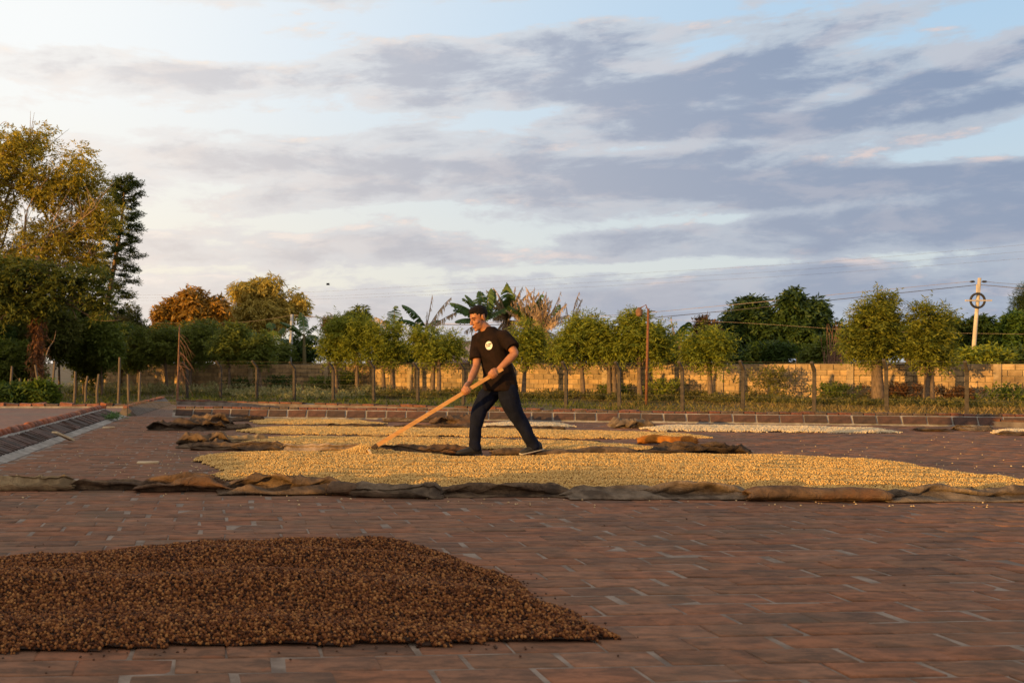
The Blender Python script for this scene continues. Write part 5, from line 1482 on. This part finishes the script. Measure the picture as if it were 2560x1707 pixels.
cable('thick dark cable sagging from the ringed pole to the grey pole', [(2446, 712, 62), (2100, 748, 60), (1680, 790, 60), (1400, 809, 61), (1130, 812, 62), (930, 805, 63), (730, 788, 64)], .026)
cable('sunlit cable just above the thick one, ending at the grey pole', [(2432, 703, 62), (2100, 735, 60), (1680, 776, 60), (1400, 797, 61), (1130, 809, 62), (930, 802, 63), (731, 787, 64)], .016, 'palewire')
cable('cable dropping from the grey pole towards the eucalyptus', [(730, 788, 64), (640, 802, 66), (540, 808, 68), (380, 806, 70)], .018)
cable('thick cable leaving the ringed pole away from the yard', [(2450, 712, 62), (2520, 718, 60), (2640, 730, 57)], .026)
cable('thin cable leaving the ringed pole insulator away from the yard', [(2462, 704, 62), (2520, 709, 60), (2640, 716, 57)], .014)
cable('low faint cable crossing in front of the dark mango trees', [(1500, 795, 58), (1840, 806, 56), (2200, 828, 54), (2640, 836, 52)], .006, 'palewire')
cable('topmost long power line climbing across the clouds', [(300, 738, 120), (700, 733, 110), (1120, 711, 100), (1680, 678, 92), (2060, 655, 86), (2640, 605, 78)], .008)
cable('middle long power line above the banana leaves', [(300, 744, 120), (700, 744, 110), (1120, 726, 100), (1680, 694, 92), (2060, 670, 86), (2640, 622, 78)], .008)
cable('lowest of the three long power lines', [(300, 751, 120), (700, 750, 110), (1120, 735, 100), (1680, 706, 92), (2060, 684, 86), (2640, 640, 78)], .008)

# ------------------------------------------------------------------ houses
hb = gp(1150, 74)
hs = thing('pink_house', 'pale pink plastered house partly hidden behind the trees', 'house', (hb.x, 76, hb.z))
b = MB(); b.box((hb.x + .4, 77, hb.z + 1.6), (6.4, 5.0, 3.2)); b.build('wall', M['plaster'], hs)
b = MB(); b.add([(hb.x - 3.1, 74.2, hb.z + 3.15), (hb.x + 3.9, 74.2, hb.z + 3.15), (hb.x + 3.9, 80, hb.z + 3.6), (hb.x - 3.1, 80, hb.z + 3.6), (hb.x - 3.1, 74.2, hb.z + 3.25), (hb.x + 3.9, 74.2, hb.z + 3.25), (hb.x + 3.9, 80, hb.z + 3.7), (hb.x - 3.1, 80, hb.z + 3.7)], [(0, 3, 2, 1), (4, 5, 6, 7), (0, 1, 5, 4), (1, 2, 6, 5), (2, 3, 7, 6), (3, 0, 4, 7)]); b.build('roof', M['zinc'], hs)
for k in range(3):
    b = MB(); b.box((hb.x + .4, 74.48, hb.z + 1.0 + k * .75), (6.4, .03, .03)); b.build('plaster_line', M['plaster'], hs)
b = MB(); b.box((hb.x - 1.6, 74.47, hb.z + 1.5), (1.1, .06, 1.1)); wn = b.build('window', M['dark'], hs)
sb = gp(1142, 60)
sh = thing('red_roofed_shed', 'low shed with dark red sheet roof just behind the wall', 'shed', (sb.x, 61, sb.z))
b = MB(); b.box((sb.x, 61, sb.z + .75), (2.0, 1.6, 1.5)); b.build('wall', M['wood'], sh)
b = MB(); b.box((sb.x, 61, sb.z + 1.62), (2.3, 2.0, .10), Matrix.Rotation(.08, 3, 'X')); b.build('roof', M['redroof'], sh)
zb = gp(722, 67)
zs = thing('zinc_roofed_shed', 'small shed with a pale corrugated zinc roof behind the shaded wall', 'shed', (zb.x, 68, zb.z))
b = MB(); b.box((zb.x, 68.6, zb.z + .7), (2.0, 2.2, 1.4)); b.build('wall', M['wood'], zs)
b = MB()
for k in range(24):
    x0 = zb.x - 1.25 + k * .104; z_ = .028 * (k % 2)
    b.add([(x0, 67.2, zb.z + 1.42 + z_), (x0 + .104, 67.2, zb.z + 1.42 + .028 - z_), (x0 + .104, 70.2, zb.z + 2.35 + .028 - z_), (x0, 70.2, zb.z + 2.35 + z_)], [(0, 1, 2, 3)])
b.build('roof', M['zinc'], zs)
b = MB(); b.box((zb.x - .2, 70.6, zb.z + 2.3), (1.6, .5, .5)); b.build('roof_ridge', M['redroof'], zs)

# a bird far off over the trees
bd = P(820, 711, 60); b = MB()
b.ell(bd, (.12, .05, .05)); b.add([bd, bd + Vector((.1, .28, .06)), bd + Vector((-.12, .28, .05)), bd + Vector((-.05, .02, 0))], [(0, 1, 2, 3)]); b.add([bd, bd + Vector((.1, -.28, .06)), bd + Vector((-.12, -.28, .05)), bd + Vector((-.05, -.02, 0))], [(0, 1, 2, 3)]); b.add([bd + Vector((.15, 0, 0)), bd + Vector((.2, .06, .01)), bd + Vector((.2, -.06, .01))], [(0, 1, 2)])
solo('flying_bird', b, M['dark'], 'small dark bird gliding in the sky beside the eucalyptus', 'bird')

# ------------------------------------------------------------------ the man and his rake
MO = G(1236.7, 1139.5) + Vector((0, 0, .012))                                # ground below the middle of his stride
M['skin'] = pmat('skin', (.34, .145, .068), (.27, .11, .05), 30, .5, .15, 120, spec=.4)
M['shirt'] = pmat('black cotton', (.017, .0095, .0075), (.010, .0065, .0055), 12, .95, .35, 14, spec=.06)
M['jeans'] = pmat('dark denim', (.0095, .0115, .024), (.0055, .0065, .013), 9, .95, .4, 16, spec=.06, stretch=(1, 1, .5))
M['hair'] = pmat('black hair', (.012, .008, .006), (.006, .0045, .004), 40, .7, .8, 160, spec=.1)
M['shoe'] = pmat('black shoe', (.018, .016, .015), (.012, .011, .010), 20, .6, .2, 40)
M['sole'] = pmat('white sole', (.42, .39, .35), (.34, .31, .28), 20, .7)
M['lip'] = pmat('lips', (.30, .11, .075), (.26, .10, .07), 20, .5)
M['eye'] = pmat('eye', (.02, .014, .011), (.015, .01, .01), 20, .3)
M['print'] = pmat('white print', (.66, .66, .66), (.62, .62, .62), 20, .8)
M['ink'] = pmat('black print', (.03, .025, .02), (.02, .018, .015), 20, .8)
M['belt'] = pmat('leather', (.02, .015, .012), (.015, .012, .01), 10, .6)


def V3(x, y, z): return MO + Vector((x, y, z))


def ring(c, ax, ay, rx, ry, n=18):
    return [c + ax * (rx * math.cos(t)) + ay * (ry * math.sin(t)) for t in [2 * math.pi * k / n for k in range(n)]]


def limbt(mb, pts, n=14):
    """pts: ((x,y,z), radius[, radius2]) chain with round ends"""
    P_ = [V3(*p[0]) for p in pts]; R_ = [p[1] for p in pts]
    d0, d1 = (P_[0] - P_[1]).normalized(), (P_[-1] - P_[-2]).normalized()
    P_ = [P_[0] + d0 * R_[0] * .7] + P_ + [P_[-1] + d1 * R_[-1] * .7]; R_ = [R_[0] * .55] + R_ + [R_[-1] * .55]
    mb.tube(P_, R_, n)


def fuse(name, mb, voxel, smooth_it, mat, parent=None, wrinkle=None):
    """merge overlapping closed shapes into one continuous surface"""
    me = mb.mesh(name, MO)
    bm = bmesh.new(); bm.from_mesh(me); bmesh.ops.recalc_face_normals(bm, faces=bm.faces[:]); bm.to_mesh(me); bm.free()
    tmp = bpy.data.objects.new('tmp', me); COL.objects.link(tmp)
    r_ = tmp.modifiers.new('r', 'REMESH'); r_.mode = 'VOXEL'; r_.voxel_size = voxel
    s_ = tmp.modifiers.new('s', 'SMOOTH'); s_.iterations = smooth_it; s_.factor = .5
    dg = bpy.context.evaluated_depsgraph_get()
    out = bpy.data.meshes.new_from_object(tmp.evaluated_get(dg)); out.name = name
    bpy.data.objects.remove(tmp)
    if wrinkle:
        n = len(out.vertices); co = np.empty(n * 3, np.float32); out.vertices.foreach_get('co', co); co = co.reshape(-1, 3)
        no = np.empty(n * 3, np.float32); out.vertices.foreach_get('normal', no); no = no.reshape(-1, 3)
        co = co + no * wrinkle(co)[:, None]; out.vertices.foreach_set('co', co.astype(np.float32).ravel())
    for p in out.polygons: p.use_smooth = True
    out.update()
    out.materials.clear()
    o = link(name, out, mat, parent)
    return o


# head frame
yaw = Vector((-.93, -.37, 0)).normalized(); pit = math.radians(20)
HF = (yaw * math.cos(pit) - ZB * math.sin(pit)).normalized(); HS = ZB.cross(HF).normalized(); HU = HF.cross(HS)
HR = Matrix((HF, HS, HU)).transposed()
HO = V3(-.170, -.01, 1.425)


def hp(f, s_, u): return HO + HF * f + HS * s_ + HU * u


body = MB()
body.ell(hp(-.012, 0, .034), (.096, .074, .086), HR, 20, 14)          # skull
body.ell(hp(.026, 0, -.035), (.062, .060, .088), HR, 18, 12)          # face
body.ell(hp(.018, 0, -.082), (.062, .054, .036), HR, 16, 10)          # jaw
body.ell(hp(.066, 0, -.104), (.022, .024, .020), HR)                  # chin
body.ell(hp(.070, 0, .026), (.021, .050, .013), HR)                   # brow
body.tube([hp(.080, 0, .020), hp(.096, 0, -.006), hp(.110, 0, -.030), hp(.100, 0, -.040)], [.008, .011, .014, .010], 8)
for q in (-1, 1):
    body.ell(hp(.098, .011 * q, -.037), (.010, .009, .008), HR)
    body.ell(hp(.056, .044 * q, -.022), (.026, .020, .020), HR)       # cheek bones
    body.ell(hp(-.012, .077 * q, -.002), (.019, .010, .034), HR)      # ears
    body.ell(hp(-.004, .082 * q, .012), (.012, .009, .020), HR)
body.ell(hp(.086, 0, -.064), (.010, .023, .007), HR); body.ell(hp(.084, 0, -.076), (.011, .021, .008), HR)
limbt(body, [((-.148, 0, 1.37), .056), ((-.105, .0, 1.325), .058), ((-.06, 0, 1.27), .070)])
# trunk and legs under the clothes, so that the body is one figure
CF = Vector((-.77, -.64, 0)).normalized(); CR = Vector((-.64, .77, 0)).normalized()      # chest faces; towards his right
TOR = [((.055, 0, .70), .145, .105), ((.045, 0, .84), .145, .100), ((.015, 0, .97), .150, .105), ((-.015, 0, 1.09), .165, .112), ((-.04, 0, 1.20), .170, .112), ((-.05, 0, 1.27), .13, .09), ((-.06, 0, 1.32), .06, .055)]
body.loft([ring(V3(*c), CR, -CF, a, b_) for (c, a, b_) in TOR])
LEGR = [((.03, .07, .70), .090), ((-.07, .07, .60), .086), ((-.14, .06, .48), .068), ((-.175, .05, .38), .058), ((-.195, .04, .25), .05), ((-.20, .03, .12), .04), ((-.205, .03, .055), .04)]
LEGL = [((.11, -.07, .70), .094), ((.135, -.08, .60), .09), ((.175, -.07, .48), .074), ((.24, -.05, .37), .06), ((.31, -.04, .257), .052), ((.37, -.03, .14), .042), ((.405, -.03, .075), .04)]
limbt(body, LEGR); limbt(body, LEGL)
limbt(body, [((-.18, .03, .045), .034), ((-.28, .01, .035), .032), ((-.345, .0, .028), .026)])
limbt(body, [((.43, -.03, .075), .034), ((.37, -.045, .04), .03), ((.335, -.05, .026), .024)])
# arms
SHL, ELL, WRL = (.072, -.13, 1.222), (.150, -.265, 1.055), (-.035, -.285, .880)
SHR_, ELR, WRR = (-.15, .13, 1.235), (-.185, .02, .925), (-.298, -.165, .748)
limbt(body, [(SHL, .056), ((.112, -.195, 1.14), .046), (ELL, .038)])
limbt(body, [(ELL, .039), ((.10, -.275, 1.005), .042), ((.03, -.285, .94), .034), (WRL, .025)])
limbt(body, [(SHR_, .056), ((-.168, .075, 1.08), .047), (ELR, .039)])
limbt(body, [(ELR, .039), ((-.215, -.03, .875), .041), ((-.265, -.11, .80), .033), (WRR, .025)])
# rake handle: straight from the bean mound through both hands
HT, HE = V3(-1.285, -.15, .085), V3(-.035, -.295, .868)
ha = (HE - HT).normalized(); hn = (ZB - ha * ha.z).normalized(); hc = ha.cross(hn).normalized()
if hc.y > 0: hc = -hc                                                # towards the camera


def on_handle(x):
    t = (x + 1.285) / 1.25; return HT.lerp(HE, t)


def hand(mb, x, wrist, thumb_dir, over=1):
    """palm over the handle, four fingers wrapped round it, thumb along the other side"""
    c = on_handle(x); w_ = V3(*wrist)
    k0 = c + hn * .026 + hc * .020
    mb.tube([w_, w_.lerp(k0, .45) + hn * .006, k0 + hn * .004], [.028, .033, .029], 12, flat=.8)
    mb.ell(c + hn * .026 + hc * .006, (.046, .024, .030), Matrix((ha, hn, hc)).transposed())
    ln_ = [.88, 1.0, .96, .78]
    for q in range(4):
        o_ = c + ha * ((1.5 - q) * .0195) * thumb_dir; l_ = ln_[q]
        mb.tube([o_ + hn * .030 + hc * .010, o_ + hn * .022 + hc * (.034 * l_ + .002), o_ - hn * .008 + hc * (.037 * l_), o_ - hn * .030 * l_ + hc * .022, o_ - hn * .033 * l_ - hc * .004, o_ - hn * .022 - hc * .020 * l_], [.0105, .0105, .010, .0095, .009, .0075], 8)
    o_ = c + ha * .028 * thumb_dir
    mb.tube([c + hn * .03 - hc * .004, o_ + hn * .026 - hc * .016, o_ + ha * .022 * thumb_dir + hn * .006 - hc * .027, o_ + ha * .040 * thumb_dir - hn * .008 - hc * .026], [.014, .0125, .0115, .009], 8)


hand(body, -.078, WRL, -1); hand(body, -.345, WRR, -1)
person = fuse('person', body, .0056, 3, M['skin'])
person.location = MO
tag(person, 'man in a black t-shirt and dark jeans striding and pushing a long wooden rake', 'person')


def wr_shirt(co):
    x, y, z = co[:, 0], co[:, 1], co[:, 2]
    p = np.c_[x * 7 + z * 3.5, y * 7, z * 3.0]
    a = np.abs(vn(p, 3)); b_ = np.abs(vn(p * 2.1, 8))
    return (.019 * (a - .3) + .009 * (b_ - .3)) * np.clip((1.30 - z) / .25, .15, 1)


def wr_jean(co):
    x, y, z = co[:, 0], co[:, 1], co[:, 2]
    p = np.c_[x * 6, y * 6, z * 11 + x * 5]
    low = np.clip((.30 - z) / .25, 0, 1)
    return .016 * (np.abs(vn(p, 4)) - .3) + .009 * low * vn(np.c_[x * 4, y * 4, z * 26], 9)


sh_ = MB()
TS = [((.062, 0, .682), .190, .156), ((.062, 0, .71), .190, .156), ((.050, 0, .84), .174, .134), ((.018, 0, .96), .168, .122), ((-.012, 0, 1.08), .182, .126), ((-.036, 0, 1.19), .186, .124), ((-.044, 0, 1.25), .160, .106), ((-.052, 0, 1.29), .120, .088), ((-.060, 0, 1.325), .078, .070), ((-.066, 0, 1.336), .066, .062)]
rg_ = []
for (c, a, b_) in TS:
    tl = Vector((-.10, 0, .0)) if c[2] > 1.25 else Vector((0, 0, 0))
    rg_.append(ring(V3(*c), CR, -CF, a, b_))
sh_.loft(rg_)
# sleeves with open looking hems
sh_.tube([V3(.02, -.07, 1.235), V3(.072, -.13, 1.225), V3(.105, -.185, 1.17), V3(.128, -.225, 1.125), V3(.134, -.236, 1.112)], [.068, .072, .071, .073, .072], 14)
sh_.tube([V3(-.11, .08, 1.23), V3(-.148, .125, 1.21), V3(-.165, .085, 1.12), V3(-.178, .045, 1.015), V3(-.179, .041, 1.003)], [.07, .076, .072, .072, .071], 14)
shirt = fuse('shirt', sh_, .0062, 4, M['shirt'], person, wr_shirt); tag(shirt, 'black short sleeved t-shirt with a round white logo')
jn = MB()
jn.loft([ring(V3(*c), Vector((-.55, .83, 0)), Vector((.83, .55, 0)), a, b_) for (c, a, b_) in [((.055, 0, .78), .140, .110), ((.058, 0, .73), .150, .116), ((.065, 0, .67), .158, .120), ((.065, 0, .63), .12, .10)]])
jr = [(p[0], r_) for p, r_ in zip(LEGR, (.100, .100, .086, .073, .064, .062, .067))]
jl = [(p[0], r_) for p, r_ in zip(LEGL, (.104, .107, .094, .079, .071, .067, .069))]
limbt(jn, jr, 16); limbt(jn, jl, 16)
jeans = fuse('jeans', jn, .0066, 4, M['jeans'], person, wr_jean)
# hair: a close cap, longer on top, shorter at the sides
hm = MB(); hm.ell(hp(-.016, 0, .042), (.100, .0775, .090), HR, 72, 48); hm.ell(hp(.004, 0, .084), (.078, .060, .045), HR, 56, 30)
hme = hm.mesh('hair', MO); bm = bmesh.new(); bm.from_mesh(hme)
dead = []
for v in bm.verts:
    q = v.co + MO - HO; f_, s_, u_ = q.dot(HF), q.dot(HS), q.dot(HU)
    if f_ > .052: line = .066
    elif f_ > .024: line = .046 if abs(s_) > .045 else .066
    elif f_ > .004: line = -.006
    elif f_ > -.036: line = .030
    else: line = max(-.062, -.02 - (-.036 - f_) * 1.1)
    line += .007 * noise.noise((q.x * 90, q.y * 90, q.z * 90))
    if u_ < line: dead.append(v)
    else: v.co += Vector((q.x, q.y, q.z)).normalized() * (.004 * noise.noise((q.x * 60, q.y * 60, q.z * 60)) + (.004 if u_ > .085 else 0))
bmesh.ops.delete(bm, geom=dead, context='VERTS'); bm.to_mesh(hme); bm.free()
for p in hme.polygons: p.use_smooth = True
ho = link('hair', hme, M['hair'], person); sd2 = ho.modifiers.new('t', 'SOLIDIFY'); sd2.thickness = .006; sd2.offset = -1
for q in (-1, 1):
    b = MB(); b.tube([hp(.088, .012 * q, .024), hp(.086, .030 * q, .031), hp(.072, .048 * q, .026)], [.0045, .0055, .003], 6); b.build('eyebrow', M['hair'], person, smooth=True, org=MO)
    b = MB(); b.ell(hp(.0795, .029 * q, .004), (.007, .013, .0055), HR); b.build('eye', M['eye'], person, smooth=True, org=MO)
b = MB(); b.tube([hp(.089, -.017, -.072), hp(.097, 0, -.0695), hp(.089, .017, -.072)], [.002, .0034, .002], 6); b.build('mouth', M['lip'], person, smooth=True, org=MO)


def shoe(ang, toe, heel, lift, label):
    """sneaker: lofted upper on a thicker sole"""
    t_, h_ = V3(*toe), V3(*heel); d = (h_ - t_).normalized(); L = (h_ - t_).length; sd3 = d.cross(ZB).normalized(); n_ = sd3.cross(d).normalized()
    if n_.z < 0: n_ = -n_
    up_ = MB(); pr = [(.0, .022, .030), (.06, .036, .044), (.25, .046, .058), (.45, .045, .075), (.62, .040, .098), (.80, .038, .104), (.95, .036, .098), (1.0, .026, .085)]
    up_.loft([[t_ + d * (L * a) + sd3 * (w_ * math.cos(k * math.pi / 9)) + n_ * (.016 + (hh - .016) * max(0, math.sin(k * math.pi / 9)) ** .7) for k in range(10)] + [t_ + d * (L * a) + n_ * .014] for (a, w_, hh) in pr])
    so = MB(); so.loft([[t_ + d * (L * a) + sd3 * (w_ * 1.1 * math.cos(2 * math.pi * k / 12)) * 1.0 + n_ * (.011 + .011 * math.sin(2 * math.pi * k / 12)) for k in range(12)] for (a, w_, hh) in [(-.02, .020, 0)] + pr[1:-1] + [(1.03, .026, 0)]])
    u_ = up_.build('shoe', M['shoe'], person, smooth=True, org=MO); tag(u_, label)
    link('sole', so.mesh('sole', MO, True), M['sole' if lift else 'shoe'], u_)


shoe(0, (-.40, .0, .0), (-.135, .035, .0), False, 'flat black shoe')
shoe(0, (.255, -.055, .003), (.490, -.03, .050), True, 'black shoe with a lifted white heel')

# the round print on the chest, lying on the cloth
bvh = BVHTree.FromPolygons([v.co + MO for v in shirt.data.vertices], [tuple(p.vertices) for p in shirt.data.polygons])
lc_ = V3((442 - 0) * 0, 0, 0)
lx, lz = (1158 - 1200) * .00117, (1420 - 447) * .00117
eye_ = Vector((0, 0, HC))


def onto(dx_, dz_, off):
    """a point of the print, laid onto the shirt along the chest's facing direction"""
    src = V3(lx, 0, lz) + px_ax * dx_ + ZB * dz_ - pr_dir * .6
    hit = bvh.ray_cast(src, pr_dir)
    return (hit[0] + hit[1] * off) if hit[0] else None


pr_dir = Vector((.28, .96, 0)).normalized(); px_ax = Vector((.96, -.28, 0)).normalized()
b = MB(); n_ = 28; rings_ = [[onto(0, 0, .004)]]
vs, fs = [onto(0, 0, .0035)], []
for r_ in range(1, 5):
    for k in range(n_):
        t = 2 * math.pi * k / n_; vs.append(onto(.0365 * r_ / 4 * math.cos(t), .044 * r_ / 4 * math.sin(t), .0035))
if all(v is not None for v in vs):
    for k in range(n_):
        fs.append((0, 1 + k, 1 + (k + 1) % n_))
        for r_ in range(3):
            a = 1 + r_ * n_; fs.append((a + k, a + n_ + k, a + n_ + (k + 1) % n_, a + (k + 1) % n_))
    b.add(vs, fs); lo = link('chest_logo', b.mesh('chest_logo', MO), M['print'], shirt)
    for (txt, dx_, dz_, sc_) in (('EL IMSA', -.0275, .002, .0165), ('CAFE', -.026, -.0175, .0175)):
        cu_ = bpy.data.curves.new('t', 'FONT'); cu_.body = txt; cu_.size = sc_ * 1.05; cu_.offset = .0007; cu_.resolution_u = 3
        to = bpy.data.objects.new('t', cu_); COL.objects.link(to); bpy.context.view_layer.update()
        tm = bpy.data.meshes.new_from_object(to.evaluated_get(bpy.context.evaluated_depsgraph_get())); bpy.data.objects.remove(to)
        okk = True
        for v in tm.vertices:
            tilt = .24; q = onto(dx_ + v.co.x * .97, dz_ + v.co.y + v.co.x * tilt, .0062)
            if q is None: okk = False; break
            v.co = q - MO
        if okk:
            tm.materials.clear(); link('lettering', tm, M['ink'], shirt)

# rake
rk_ = thing('wooden_rake', 'long wooden rake with a squared planed handle, its head buried in the beans', 'rake', tuple(HT))
Rh = Matrix((ha, hn, hc)).transposed()
b = MB(); Lh = (HE - HT).length
b.loft([[HT + ha * (Lh * t) + hn * (.0185 * s0 * k0) + hc * (.015 * s1 * k0) for (s0, s1) in ((-1, -1), (-1, 1), (1, 1), (1, -1))] for (t, k0) in ((.035, 1.15), (.2, 1.1), (.5, 1.03), (.8, 1), (1.04, .96))])
b.build('handle', M['handle'], rk_)
b = MB(); b.loft([[HT + ha * (Lh * t) + hn * (.020 * s0 * k0) + hc * (.017 * s1 * k0) for (s0, s1) in ((-1, -1), (-1, 1), (1, 1), (1, -1))] for (t, k0) in ((-.01, 1.1), (.036, 1.17))])
b.build('dark_tip', M['burlap_dark'], rk_)
b = MB(); b.box(HT - ha * .03 - ZB * .045 + Vector((-.01, 0, 0)), (.022, .46, .10), Matrix.Rotation(-.35, 3, 'Y')); b.build('rake_head', M['plank'], rk_)
